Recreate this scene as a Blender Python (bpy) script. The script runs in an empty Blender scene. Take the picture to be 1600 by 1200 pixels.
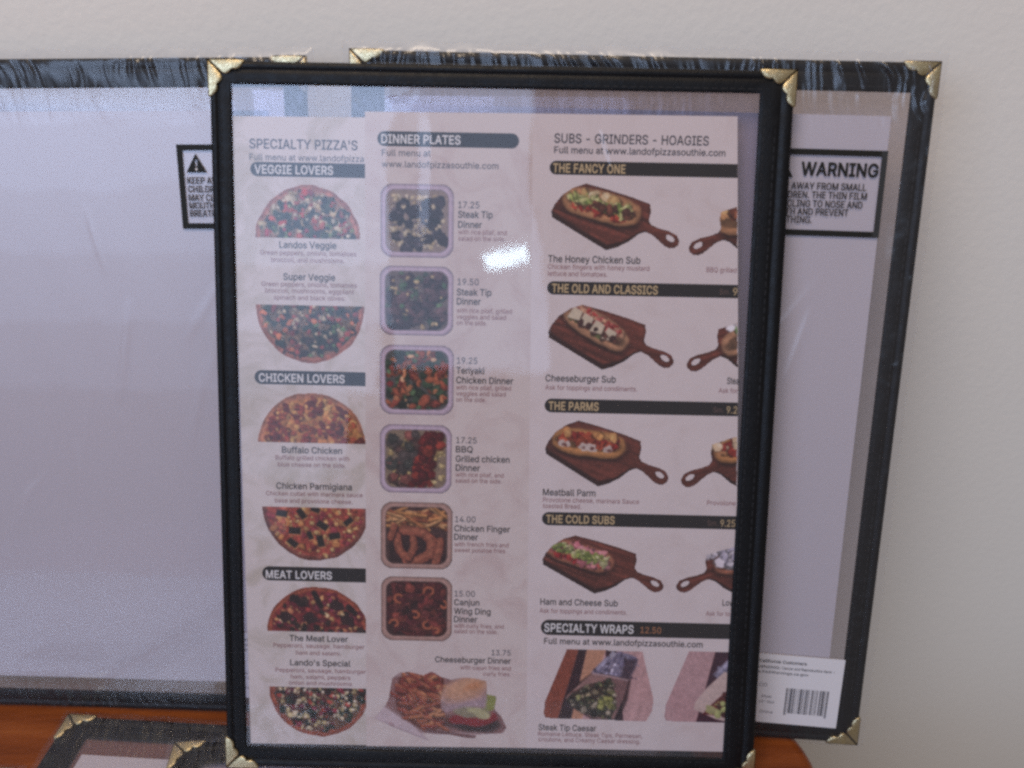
import bpy, bmesh, math, random
import numpy as np
from mathutils import Matrix, Vector
from mathutils.geometry import delaunay_2d_cdt

R = math.radians
scene = bpy.context.scene
COL = scene.collection
rng = np.random.default_rng(7)
random.seed(7)

# ------------------------------------------------------------------ camera, world, lamps, exposure
cam = bpy.data.objects.new('camera', bpy.data.cameras.new('camera'))
COL.objects.link(cam)
cam.data.sensor_width = 36.0
cam.data.lens = 36.0 * 1394.77 / 1600.0
cam.data.clip_start = 0.01
cam.data.clip_end = 50.0
PITCH, ROLL = 0.5003, -0.0130
_f = Vector((0, math.cos(PITCH), -math.sin(PITCH)))
_u = Vector((0, math.sin(PITCH), math.cos(PITCH)))
_r = Vector((1, 0, 0))
r2 = _r * math.cos(ROLL) + _u * math.sin(ROLL)
u2 = -_r * math.sin(ROLL) + _u * math.cos(ROLL)
cam.matrix_world = Matrix(((r2.x, u2.x, -_f.x, 0), (r2.y, u2.y, -_f.y, 0), (r2.z, u2.z, -_f.z, 0.3512), (0, 0, 0, 1)))
cam.data.dof.use_dof = True
cam.data.dof.focus_distance = 0.395
cam.data.dof.aperture_fstop = 7.0
scene.camera = cam

world = bpy.data.worlds.new('World')
scene.world = world
world.use_nodes = True
world.node_tree.nodes['Background'].inputs[0].default_value = (1.0, 0.89, 0.82, 1)
world.node_tree.nodes['Background'].inputs[1].default_value = 0.18


def area_lamp(name, loc, aim, sx, sy, radiance, color, spin=0.0):
    d = bpy.data.lights.new(name, 'AREA')
    d.shape = 'RECTANGLE'
    d.size, d.size_y = sx, sy
    d.energy = radiance * math.pi * sx * sy
    d.color = color
    o = bpy.data.objects.new(name, d)
    COL.objects.link(o)
    q = (Vector(aim) - Vector(loc)).to_track_quat('-Z', 'Y')
    o.matrix_world = Matrix.Translation(loc) @ q.to_matrix().to_4x4() @ Matrix.Rotation(spin, 4, 'Z')
    return o


# the shop window behind the photographer on the left (with lamps added below and right to fade its reflection), a bright gap of sky beside it, and the warm ceiling lamp
DAY = (0.50, 0.67, 1.0)
area_lamp('window_light', (-1.66, -2.0, 1.58), (-1.66, 0, 1.58), 2.48, 0.96, 4.7, DAY)
for zc, right, rad in ((0.99, -0.42, 3.3), (0.77, -0.50, 2.3), (0.55, -0.60, 1.4), (0.33, -0.72, 0.6)):     # added strips, dimmer further down, so the window reflection fades out
    area_lamp('added_strip_light', ((right - 2.90) / 2, -2.0, zc), ((right - 2.90) / 2, 0, zc), right + 2.90, 0.22, rad, DAY)
area_lamp('added_edge_light', (-0.20, -2.0, 1.40), (-0.20, 0, 1.40), 0.44, 1.30, 2.0, DAY)  # dimmer lamp added to soften the right edge of the window reflection
area_lamp('sky_gap_light', (-0.095, -1.95, 1.095), (-0.095, 0, 1.095), 0.120, 0.064, 16.0, (0.66, 0.88, 1.0), R(8))
area_lamp('ceiling_light', (-0.15, -0.02, 1.25), (-0.10, 0.36, 0.2), 0.5, 0.35, 11.0, (1.0, 0.80, 0.60))

scene.view_settings.view_transform = 'Standard'
scene.view_settings.look = 'None'
scene.view_settings.exposure = 0.14
scene.view_settings.gamma = 1.0
scene.render.engine = 'CYCLES'
scene.cycles.max_bounces = 12
scene.cycles.transparent_max_bounces = 24
scene.cycles.filter_width = 2.8
scene.cycles.use_denoising = False
scene.cycles.caustics_reflective = False
scene.cycles.caustics_refractive = False


# ------------------------------------------------------------------ helpers
def srgb(*c):
    return tuple(((v / 255) / 12.92 if v / 255 <= 0.04045 else (((v / 255) + 0.055) / 1.055) ** 2.4) for v in c)


def link(name, me, mat=None, parent=None):
    o = bpy.data.objects.new(name, me)
    COL.objects.link(o)
    if mat is not None:
        me.materials.append(mat)
    if parent is not None:
        o.parent = parent
    return o


def mesh(name, verts, faces, smooth=False):
    me = bpy.data.meshes.new(name)
    me.from_pydata([tuple(v) for v in verts], [], [tuple(f) for f in faces])
    if smooth:
        me.polygons.foreach_set('use_smooth', [True] * len(me.polygons))
    me.update()
    return me


def empty(name, mat4, label, cat, group=None):
    o = bpy.data.objects.new(name, None)
    COL.objects.link(o)
    o.empty_display_size = 0.02
    o.matrix_world = mat4
    o['label'] = label
    o['category'] = cat
    if group:
        o['group'] = group
    return o


def copy_tree(o, parent=None):
    c = o.copy()
    COL.objects.link(c)
    if parent is not None:
        c.parent = parent
    for ch in list(o.children):
        copy_tree(ch, c)
    return c


def pose(x, y, z, lean, yaw, roll):
    return Matrix.Translation((x, y, z)) @ Matrix.Rotation(yaw, 4, 'Z') @ Matrix.Rotation(-lean, 4, 'X') @ Matrix.Rotation(roll, 4, 'Y')


def vnoise(x, y, seed=0):
    """smooth value noise on numpy arrays, -1..1"""
    g = np.random.default_rng(seed).uniform(-1, 1, (257, 257))
    xi = np.floor(x).astype(int)
    yi = np.floor(y).astype(int)
    fx = x - xi
    fy = y - yi
    fx = fx * fx * fx * (fx * (fx * 6 - 15) + 10)
    fy = fy * fy * fy * (fy * (fy * 6 - 15) + 10)
    a = g[xi % 256, yi % 256]
    b = g[(xi + 1) % 256, yi % 256]
    c = g[xi % 256, (yi + 1) % 256]
    d = g[(xi + 1) % 256, (yi + 1) % 256]
    return (a * (1 - fx) + b * fx) * (1 - fy) + (c * (1 - fx) + d * fx) * fy


def grid_mesh(name, P, smooth=True, colors=None, keep=None):
    """P: (ny, nx, 3) points -> quads; keep: (ny, nx) mask of points"""
    ny, nx = P.shape[:2]
    idx = np.arange(ny * nx).reshape(ny, nx)
    q = np.stack([idx[:-1, :-1], idx[:-1, 1:], idx[1:, 1:], idx[1:, :-1]], -1).reshape(-1, 4)
    verts = P.reshape(-1, 3)
    cols = None if colors is None else colors.reshape(-1, 3)
    if keep is not None:
        k = keep.reshape(-1)
        q = q[k[q].all(1)]
        used = np.zeros(len(verts), bool)
        used[q.reshape(-1)] = True
        remap = np.cumsum(used) - 1
        q = remap[q]
        verts = verts[used]
        if cols is not None:
            cols = cols[used]
    me = bpy.data.meshes.new(name)
    me.vertices.add(len(verts))
    me.vertices.foreach_set('co', verts.astype(np.float32).reshape(-1))
    me.loops.add(q.size)
    me.loops.foreach_set('vertex_index', q.reshape(-1).astype(np.int32))
    me.polygons.add(len(q))
    me.polygons.foreach_set('loop_start', np.arange(0, q.size, 4, dtype=np.int32))
    me.polygons.foreach_set('use_smooth', np.full(len(q), smooth))
    me.update(calc_edges=True)
    if cols is not None:
        at = me.color_attributes.new('ink', 'FLOAT_COLOR', 'POINT')
        rgba = np.ones((len(verts), 4), np.float32)
        rgba[:, :3] = cols
        at.data.foreach_set('color', rgba.reshape(-1))
    return me


# ------------------------------------------------------------------ materials
def new_mat(name):
    m = bpy.data.materials.new(name)
    m.use_nodes = True
    nt = m.node_tree
    nt.nodes.clear()
    out = nt.nodes.new('ShaderNodeOutputMaterial')
    return m, nt, out


def N(nt, kind, **inp):
    n = nt.nodes.new(kind)
    for k, v in inp.items():
        key = k.replace('_', ' ')
        if key in n.inputs:
            n.inputs[key].default_value = v
        else:
            setattr(n, k, v)
    return n


def principled(name, base, rough=0.5, metallic=0.0, spec=0.5):
    m, nt, out = new_mat(name)
    b = N(nt, 'ShaderNodeBsdfPrincipled')
    b.inputs['Base Color'].default_value = (*base, 1)
    b.inputs['Roughness'].default_value = rough
    b.inputs['Metallic'].default_value = metallic
    b.inputs['Specular IOR Level'].default_value = spec
    nt.links.new(b.outputs[0], out.inputs[0])
    return m, nt, b


def obj_noise(nt, scale, detail=4.0, rough=0.55, stretch=(1, 1, 1), kind='ShaderNodeTexNoise'):
    tc = N(nt, 'ShaderNodeTexCoord')
    mp = N(nt, 'ShaderNodeMapping')
    mp.inputs['Scale'].default_value = stretch
    nt.links.new(tc.outputs['Object'], mp.inputs[0])
    n = N(nt, kind)
    n.inputs['Scale'].default_value = scale
    if kind == 'ShaderNodeTexNoise':
        n.inputs['Detail'].default_value = detail
        n.inputs['Roughness'].default_value = rough
    nt.links.new(mp.outputs[0], n.inputs['Vector'])
    return n


def ramp(nt, src, stops):
    r = N(nt, 'ShaderNodeValToRGB')
    e = r.color_ramp.elements
    while len(e) < len(stops):
        e.new(0.5)
    for el, (p, c) in zip(e, stops):
        el.position = p
        el.color = (*c, 1)
    nt.links.new(src, r.inputs[0])
    return r


def bump(nt, src, strength, dist, target):
    b = N(nt, 'ShaderNodeBump')
    b.inputs['Strength'].default_value = strength
    b.inputs['Distance'].default_value = dist
    nt.links.new(src, b.inputs['Height'])
    nt.links.new(b.outputs[0], target)
    return b


# painted wall
M_wall, nt, b = principled('wall_paint', (0.72, 0.68, 0.63), 0.75, spec=0.25)
n1 = obj_noise(nt, 1.6, 3)
rr = ramp(nt, n1.outputs[0], [(0.3, (0.825, 0.765, 0.68)), (0.7, (0.855, 0.80, 0.72))])
nt.links.new(rr.outputs[0], b.inputs['Base Color'])
n2 = obj_noise(nt, 260, 4)
bump(nt, n2.outputs[0], 0.3, 0.0007, b.inputs['Normal'])

# varnished wood
M_wood, nt, b = principled('varnished_wood', (0.3, 0.08, 0.015), 0.42, spec=0.22)
n1 = obj_noise(nt, 14, 6, 0.6, (1.0, 9.0, 9.0))
rr = ramp(nt, n1.outputs[0], [(0.28, (0.10, 0.022, 0.004)), (0.42, (0.185, 0.044, 0.008)), (0.58, (0.235, 0.060, 0.012)), (0.75, (0.30, 0.090, 0.020))])
nt.links.new(rr.outputs[0], b.inputs['Base Color'])
n2 = obj_noise(nt, 90, 4, 0.6, (1, 6, 6))
bump(nt, n2.outputs[0], 0.12, 0.0004, b.inputs['Normal'])

# black leatherette
M_leather, nt, b = principled('black_leatherette', (0.005, 0.005, 0.006), 0.40, spec=0.22)
n1 = obj_noise(nt, 1400, 3)
n2 = obj_noise(nt, 160, 3)
mx = N(nt, 'ShaderNodeMath', operation='ADD')
nt.links.new(n1.outputs[0], mx.inputs[0])
nt.links.new(n2.outputs[0], mx.inputs[1])
bump(nt, mx.outputs[0], 0.35, 0.0004, b.inputs['Normal'])
rr = ramp(nt, n2.outputs[0], [(0.3, (0.34,) * 3), (0.7, (0.55,) * 3)])
nt.links.new(rr.outputs[0], b.inputs['Roughness'])
M_thread = principled('black_thread', (0.018, 0.018, 0.020), 0.6, spec=0.2)[0]

# stamped brass corner
M_brass, nt, b = principled('stamped_brass', (0.58, 0.48, 0.29), 0.38, metallic=1.0)
v1 = obj_noise(nt, 300, 1, 0.4)
v1.inputs['Distortion'].default_value = 2.5
w1 = ramp(nt, v1.outputs[0], [(0.40, (0, 0, 0)), (0.50, (1, 1, 1)), (0.60, (0, 0, 0))])
bump(nt, w1.outputs[0], 0.18, 0.0003, b.inputs['Normal'])
rr = ramp(nt, w1.outputs[0], [(0.0, (0.60, 0.50, 0.30)), (1.0, (0.48, 0.38, 0.21))])
nt.links.new(rr.outputs[0], b.inputs['Base Color'])


def clear_plastic(name, rough, gain, haze, bumps, tint=(0.97, 0.97, 0.98)):
    m, nt, out = new_mat(name)
    tr = N(nt, 'ShaderNodeBsdfTransparent')
    tr.inputs[0].default_value = (*tint, 1)
    gl = N(nt, 'ShaderNodeBsdfGlossy')
    gl.inputs['Color'].default_value = (1, 1, 1, 1)
    gl.inputs['Roughness'].default_value = rough
    df = N(nt, 'ShaderNodeBsdfDiffuse')
    df.inputs['Color'].default_value = (0.8, 0.78, 0.84, 1)
    last = None
    for scale, stretch, strength, dist in bumps:
        n = obj_noise(nt, scale, 3, 0.5, stretch)
        b = N(nt, 'ShaderNodeBump')
        b.inputs['Strength'].default_value = strength
        b.inputs['Distance'].default_value = dist
        nt.links.new(n.outputs[0], b.inputs['Height'])
        if last is not None:
            nt.links.new(last.outputs[0], b.inputs['Normal'])
        last = b
    if last is not None:
        nt.links.new(last.outputs[0], gl.inputs['Normal'])
    # reflectance that is the same from either side of the thin sheet
    geo = N(nt, 'ShaderNodeNewGeometry')
    dot = N(nt, 'ShaderNodeVectorMath', operation='DOT_PRODUCT')
    nt.links.new(geo.outputs['Incoming'], dot.inputs[0])
    nt.links.new(geo.outputs['Normal'], dot.inputs[1])
    ab = N(nt, 'ShaderNodeMath', operation='ABSOLUTE')
    nt.links.new(dot.outputs['Value'], ab.inputs[0])
    one = N(nt, 'ShaderNodeMath', operation='SUBTRACT')
    one.inputs[0].default_value = 1.0
    nt.links.new(ab.outputs[0], one.inputs[1])
    pw = N(nt, 'ShaderNodeMath', operation='POWER')
    pw.inputs[1].default_value = 5.0
    nt.links.new(one.outputs[0], pw.inputs[0])
    fr = N(nt, 'ShaderNodeMath', operation='MULTIPLY_ADD')
    fr.inputs[1].default_value = 0.957
    fr.inputs[2].default_value = 0.043
    nt.links.new(pw.outputs[0], fr.inputs[0])
    mul = N(nt, 'ShaderNodeMath', operation='MULTIPLY')
    mul.use_clamp = True
    mul.inputs[1].default_value = gain
    nt.links.new(fr.outputs[0], mul.inputs[0])
    m1 = N(nt, 'ShaderNodeMixShader')
    m1.inputs[0].default_value = haze
    nt.links.new(tr.outputs[0], m1.inputs[1])
    nt.links.new(df.outputs[0], m1.inputs[2])
    m2 = N(nt, 'ShaderNodeMixShader')
    nt.links.new(mul.outputs[0], m2.inputs[0])
    nt.links.new(m1.outputs[0], m2.inputs[1])
    nt.links.new(gl.outputs[0], m2.inputs[2])
    nt.links.new(m2.outputs[0], out.inputs[0])
    return m


M_vinyl = clear_plastic('clear_vinyl', 0.032, 1.05, 0.015, [(20, (1, 1, 1), 0.25, 0.0006)])
M_vinyl_back = clear_plastic('shade_tint_vinyl_back', 0.05, 1.0, 0.05, [(30, (1, 1, 1), 0.5, 0.0012)], (0.80, 0.76, 0.83))  # tint puts the shade of the wall behind into the vinyl
M_film = clear_plastic('shrink_film', 0.25, 0.88, 0.012, [(60, (1, 1, 0.4), 0.25, 0.0010)])


def paper(name, base, stain, amount, seed):
    m, nt, b = principled(name, base, 0.62, spec=0.25)
    n1 = obj_noise(nt, 55, 7, 0.62, (1, 1, 1))
    n1.inputs['Distortion'].default_value = 1.2
    tc = nt.nodes.new('ShaderNodeTexCoord')
    mp = nt.nodes.new('ShaderNodeMapping')
    mp.inputs['Location'].default_value = (seed, seed * 1.7, seed)
    nt.links.new(tc.outputs['Object'], mp.inputs[0])
    nt.links.new(mp.outputs[0], n1.inputs['Vector'])
    rr = ramp(nt, n1.outputs[0], [(0.46, base), (0.60, tuple(a * (1 - amount) + s * amount for a, s in zip(base, stain))), (0.72, stain)])
    nt.links.new(rr.outputs[0], b.inputs['Base Color'])
    return m


M_sheet = paper('parchment_print', (0.625, 0.54, 0.53), (0.47, 0.40, 0.35), 0.6, 3.1)
M_sheet_mid = paper('parchment_print_tan', (0.60, 0.50, 0.482), (0.52, 0.40, 0.385), 0.5, 8.3)
M_sheet_plain = paper('menu_print', (0.635, 0.538, 0.537), (0.58, 0.475, 0.465), 0.35, 5.5)
M_white = principled('white_paper', (0.575, 0.515, 0.55), 0.7, spec=0.2)[0]
M_card = principled('white_card', (0.80, 0.76, 0.77), 0.6, spec=0.25)[0]

m, nt, b = principled('printed_picture', (1, 1, 1), 0.6, spec=0.25)
at = N(nt, 'ShaderNodeAttribute')
at.attribute_name = 'ink'
nt.links.new(at.outputs['Color'], b.inputs['Base Color'])
M_ink = m


def ink(name, c):
    return principled(name, c, 0.6, spec=0.25)[0]


INK = {
    'black': ink('black_ink', (0.014, 0.013, 0.015)),
    'warn': ink('warning_ink', (0.012, 0.011, 0.008)),
    'title': ink('slate_ink', (0.045, 0.045, 0.06)),
    'bar': ink('banner_ink', (0.016, 0.013, 0.014)),
    'white': ink('white_ink', (0.66, 0.62, 0.62)),
    'tan': ink('tan_ink', (0.50, 0.36, 0.20)),
    'orange': ink('orange_ink', (0.40, 0.17, 0.08)),
    'red': ink('maroon_ink', (0.26, 0.105, 0.11)),
    'grey': ink('grey_ink', (0.20, 0.18, 0.19)),
    'dull': ink('dull_ink', (0.12, 0.07, 0.06)),
}

# ------------------------------------------------------------------ the wall and the table
W0 = 0.407
bm = bmesh.new()
vs = [bm.verts.new(p) for p in ((-1.6, W0, -0.9), (1.6, W0, -0.9), (1.6, W0, 1.6), (-1.6, W0, 1.6),
                                (-1.6, W0 + 0.1, -0.9), (1.6, W0 + 0.1, -0.9), (1.6, W0 + 0.1, 1.6), (-1.6, W0 + 0.1, 1.6))]
for f in ((0, 1, 2, 3), (5, 4, 7, 6), (3, 2, 6, 7), (1, 0, 4, 5), (1, 5, 6, 2), (4, 0, 3, 7)):
    bm.faces.new([vs[i] for i in f])
me = bpy.data.meshes.new('wall')
bm.to_mesh(me)
bm.free()
wall = link('wall', me, M_wall)
wall['kind'] = 'structure'
wall['label'] = 'off white painted wall behind the leaning menu covers'
wall['category'] = 'wall'


def table_top():
    out = []
    xr, yb, r = 0.1378, 0.322, 0.05
    xl, yf = -0.62, -0.45
    for cx, cy, a0 in ((xr - r, yb - r, 0), (xl + r, yb - r, 90), (xl + r, yf + r, 180), (xr - r, yf + r, 270)):
        for k in range(13):
            a = R(a0 + 90 * k / 12)
            out.append((cx + r * math.cos(a), cy + r * math.sin(a), cx, cy))
    rings = []
    T = 0.026
    e = 0.007
    prof = [(e, 0.0)] + [(e - e * math.sin(R(a)), -e + e * math.cos(R(a))) for a in (15, 30, 45, 60, 75, 90)] + [(0, -T + e)] + \
           [(e - e * math.cos(R(a)), -T + e - e * math.sin(R(a))) for a in (30, 60, 90)]
    V, F = [], []
    n = len(out)
    for ins, z in prof:
        for x, y, cx, cy in out:
            d = Vector((x - cx, y - cy))
            d = d * (1 - ins / r)
            V.append((cx + d.x, cy + d.y, z))
    for k in range(len(prof) - 1):
        for i in range(n):
            j = (i + 1) % n
            F.append((k * n + i, (k + 1) * n + i, (k + 1) * n + j, k * n + j))
    F.append(tuple(range(n)))
    F.append(tuple(range((len(prof) - 1) * n, len(prof) * n))[::-1])
    return mesh('table_top', V, F, True)


tb = empty('wooden_table', Matrix.Identity(4), 'glossy orange brown wooden table with a rounded corner under the menu covers', 'table')
me = table_top()
me.polygons[len(me.polygons) - 1].use_smooth = False
me.polygons[len(me.polygons) - 2].use_smooth = False
link('table_top', me, M_wood, tb)


def box_mesh(name, x0, x1, y0, y1, z0, z1):
    V = [(x, y, z) for z in (z0, z1) for y in (y0, y1) for x in (x0, x1)]
    return mesh(name, V, [(0, 2, 3, 1), (4, 5, 7, 6), (0, 1, 5, 4), (2, 6, 7, 3), (0, 4, 6, 2), (1, 3, 7, 5)])


# ------------------------------------------------------------------ menu covers
PROFILE = [(0.0, 0.0012), (0.015, 0.0004), (0.06, -0.0001), (0.14, -0.00042), (0.22, -0.00045), (0.30, -0.00028), (0.36, 0.0001), (0.39, 0.0003),
           (0.43, 0.00005), (0.47, -0.0001), (0.60, -0.00012), (0.72, -0.00012), (0.78, -0.00002), (0.90, 0.00003), (0.985, 0.00015), (1.0, 0.0004),
           (1.0, 0.0014), (0.98, 0.0017), (0.4, 0.0018), (0.06, 0.0018), (0.015, 0.0016)]


def border_mesh(W, H, bl, br, bb, bt):
    """four mitred sides swept from one padded profile; 0.4 mm rounded outer corners"""
    V, F = [], []
    n = len(PROFILE)
    NS = 24
    corners = [(-W / 2, 0, bl, bb), (W / 2, 0, -br, bb), (W / 2, H, -br, -bt), (-W / 2, H, bl, -bt)]
    stations = []
    for k in range(4):
        x0, z0, a0, b0 = corners[k]
        x1, z1, a1, b1 = corners[(k + 1) % 4]
        for s in range(NS):
            t = s / NS
            stations.append((x0 + (x1 - x0) * t, z0 + (z1 - z0) * t, a0 + (a1 - a0) * t, b0 + (b1 - b0) * t))
    # along a straight side both inset components must be interpolated so the mitre stays straight
    for i, (x, z, a, b) in enumerate(stations):
        wob = 0.00012 * math.sin(i * 1.7) + 0.0001 * math.sin(i * 0.61 + 1)
        for t, y in PROFILE:
            V.append((x + a * t, y + (wob if y < 0.0012 else 0) * (1 if 0.05 < t < 0.95 else 0), z + b * t))
    m = len(stations)
    for i in range(m):
        j = (i + 1) % m
        for k in range(n):
            l = (k + 1) % n
            F.append((i * n + k, j * n + k, j * n + l, i * n + l))
    return mesh('border', V, F, True)


def stitch_mesh(W, H, bl, br, bb, bt):
    V, F = [], []

    def dash(cx, cz, horiz, L):
        h, w, d = L / 2, 0.00028, 0.00022
        pts = []
        for s, k in ((-1, 0.5), (-0.6, 1), (0.6, 1), (1, 0.5)):
            for q in (-1, 0, 1):
                along, across = s * h, q * w * k
                y = -0.0001 - (d * k if q == 0 else 0.0)
                pts.append((cx + along, y, cz + across) if horiz else (cx + across, y, cz + along))
        o = len(V)
        V.extend(pts)
        for i in range(3):
            for q in range(2):
                F.append((o + i * 3 + q, o + i * 3 + q + 1, o + i * 3 + q + 4, o + i * 3 + q + 3))

    for (z, b) in ((0, bb), (H, -bt)):
        for t in (0.84,):
            x = -W / 2 + 0.012
            while x < W / 2 - 0.012:
                dash(x, z + b * t, True, 0.0026)
                x += 0.0036
    for (x, b) in ((-W / 2, bl), (W / 2, -br)):
        for t in (0.52, 0.84):
            z = 0.014
            while z < H - 0.014:
                dash(x + b * t, z, False, 0.0026)
                z += 0.0036
    return mesh('stitching', V, F, True)


def corner_mesh():
    """one brass corner for the top left, corner at the origin, wings along +x and -z"""
    arm = [(0.0, 0.0), (0.0142, 0.0), (0.0139, -0.0010), (0.0133, -0.0021), (0.0123, -0.0031), (0.0110, -0.0037), (0.0099, -0.0037), (0.0092, -0.0034),
           (0.0089, -0.0040), (0.0082, -0.0049), (0.0071, -0.0055), (0.0060, -0.0054), (0.0051, -0.0048)]
    V, F = [], []
    yf, yr = -0.00095, 0.0024
    for flip in (0, 1):
        pts = [(x + 0.00025, z) for x, z in arm]
        pts[0] = (0.0003, 0.0)
        if flip:
            pts = [(-z, -x) for x, z in pts]
        cxm = sum(p[0] for p in pts) / len(pts)
        czm = sum(p[1] for p in pts) / len(pts)
        o = len(V)
        n = len(pts)
        g = 0.0004

        def ins(p, k):
            return (p[0] + (cxm - p[0]) * k, p[1] + (czm - p[1]) * k)
        rings = [(0.0, 0.0006), (0.0, yf + 0.00035), (0.05, yf + 0.0001), (0.14, yf), (0.45, yf - 0.00025)]
        for k, y in rings:
            for p in pts:
                q = ins(p, k)
                V.append((q[0] - g * 0.5, y, q[1] + g * 0.5))
        V.append((cxm - g * 0.5, yf - 0.0003, czm + g * 0.5))
        for a in range(len(rings) - 1):
            for i in range(n):
                j = (i + 1) % n
                F.append((o + a * n + i, o + a * n + j, o + (a + 1) * n + j, o + (a + 1) * n + i))
        c = o + len(rings) * n
        a = len(rings) - 1
        for i in range(n):
            F.append((o + a * n + i, o + a * n + (i + 1) % n, c))
        # the flange folded over the outer edge
        o = len(V)
        t = 0.0004
        L = 0.0135
        if flip:
            prof = [(-t, yf + 0.0003), (-t, yr), (0.003, yr), (0.003, yr + 0.0003)]
            V += [(x, y, 0.0004) for x, y in prof] + [(x, y, -L) for x, y in prof]
        else:
            prof = [(t, yf + 0.0003), (t, yr), (-0.003, yr), (-0.003, yr + 0.0003)]
            V += [(-0.0004, y, z) for z, y in prof] + [(L, y, z) for z, y in prof]
        for i in range(3):
            F.append((o + i, o + i + 1, o + 4 + i + 1, o + 4 + i))
    return mesh('corner_protector', V, F, True)


def film_mesh(W, H, bl, br, bb, bt, seed):
    """shrink film: lies over the front, tight wrinkles over the border, bends back round the edges and closes behind"""
    m = 0.0036
    us = np.linspace(-W / 2 - m, W / 2 + m, 520)
    vs_ = np.linspace(-m, H + m, 360)
    U, Vv = np.meshgrid(us, vs_)
    mm = 1000.0
    eu = np.minimum(U + W / 2, W / 2 - U)            # distance inside the outer edge
    ev = np.minimum(Vv, H - Vv)
    top = np.clip(1 - (H - Vv) / (bt * 2.4), 0, 1) ** 1.3
    bot = np.clip(1 - Vv / (bb * 2.2), 0, 1) ** 1.3
    lr = np.clip(1 - eu / (max(bl, br) * 0.95), 0, 1)
    u, v = U * mm, Vv * mm
    fold = u + 0.22 * v + 2.2 * vnoise(u / 14, v / 9, seed + 7)
    wrinkle_t = vnoise(fold / 2.0, v / 12, seed) * 0.62 + vnoise(fold / 1.2, v / 6, seed + 1) * 0.22
    patch = np.clip(0.62 + 0.9 * vnoise(u / 26, v / 26, seed + 8), 0.12, 1.3)
    wrinkle_s = vnoise(u / 9, (v + 0.4 * u) / 5.2, seed + 2) * 0.6 + vnoise(u / 5, (v - 0.3 * u) / 2.8, seed + 3) * 0.28
    broad = vnoise(u / 30 + 0.01 * v, v / 110, seed + 4) * 0.17 + vnoise(u / 15 + 0.03 * v, v / 70, seed + 5) * 0.06
    d = 3.0 * (top + 0.6 * bot) * wrinkle_t * patch + 1.3 * lr * wrinkle_s * patch + broad * np.clip(np.minimum(eu, ev) * mm / 25, 0.15, 1)
    hug = np.clip((np.minimum(eu, ev) * mm - 4) / 22, 0, 1)
    hug = hug * hug * (3 - 2 * hug)
    hug = hug * (1 - np.clip((u - 50) / 10, 0, 1) * np.clip((56 - v) / 10, 0, 1))
    d = d * np.clip((np.minimum(eu, ev) * mm + 0.5) / 3.0, 0.0, 1.0)
    y = -1.2 + 1.2 * hug - d
    e = np.minimum(eu, ev) * mm                       # <0 outside the cover
    back = np.clip((1.0 - e) / 4.5, 0, 1)
    lim = -0.72 + 0.87 * hug
    y = np.where(y > lim, lim + 0.12 * (y - lim), y)
    y = np.where(y < -3.2, -3.2 + 0.2 * (y + 3.2), y)
    y = y * (1 - back ** 1.4) + 1.0 * back ** 1.4
    # soft standing creases, mostly upright, where the wrap was pulled
    cr = np.random.default_rng(seed + 20)
    for _ in range(16):
        cx, cz, ln = cr.uniform(-95, 95), cr.uniform(60, 270), cr.uniform(18, 60)
        an = cr.normal(0.15, 0.30)
        dx, dz = math.sin(an) * ln, math.cos(an) * ln
        t = np.clip(((u - cx) * dx + (v - cz) * dz) / (ln * ln), -0.5, 0.5)
        dist = np.hypot(u - cx - t * dx, v - cz - t * dz)
        y = y - cr.uniform(0.25, 0.6) * np.exp(-(dist / cr.uniform(1.3, 2.6)) ** 2) * np.cos(np.pi * t) * np.clip((np.minimum(eu, ev) * mm - 14) / 10, 0, 1)
    # ragged outer seam
    rag = vnoise(u / 9, v / 9, seed + 9) * 0.5
    k = np.clip(-e / 3.5, 0, 1)
    Uo = U + np.where(eu * mm < 0, np.sign(U) * rag * k, 0) / mm
    Vo = Vv + np.where(ev * mm < 0, np.where(Vv > H / 2, 1, -0.3) * rag * k, 0) / mm
    Vo = np.maximum(Vo, -0.0012)
    return grid_mesh('plastic_wrap', np.stack([Uo, y / mm, Vo], -1), True)


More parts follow.
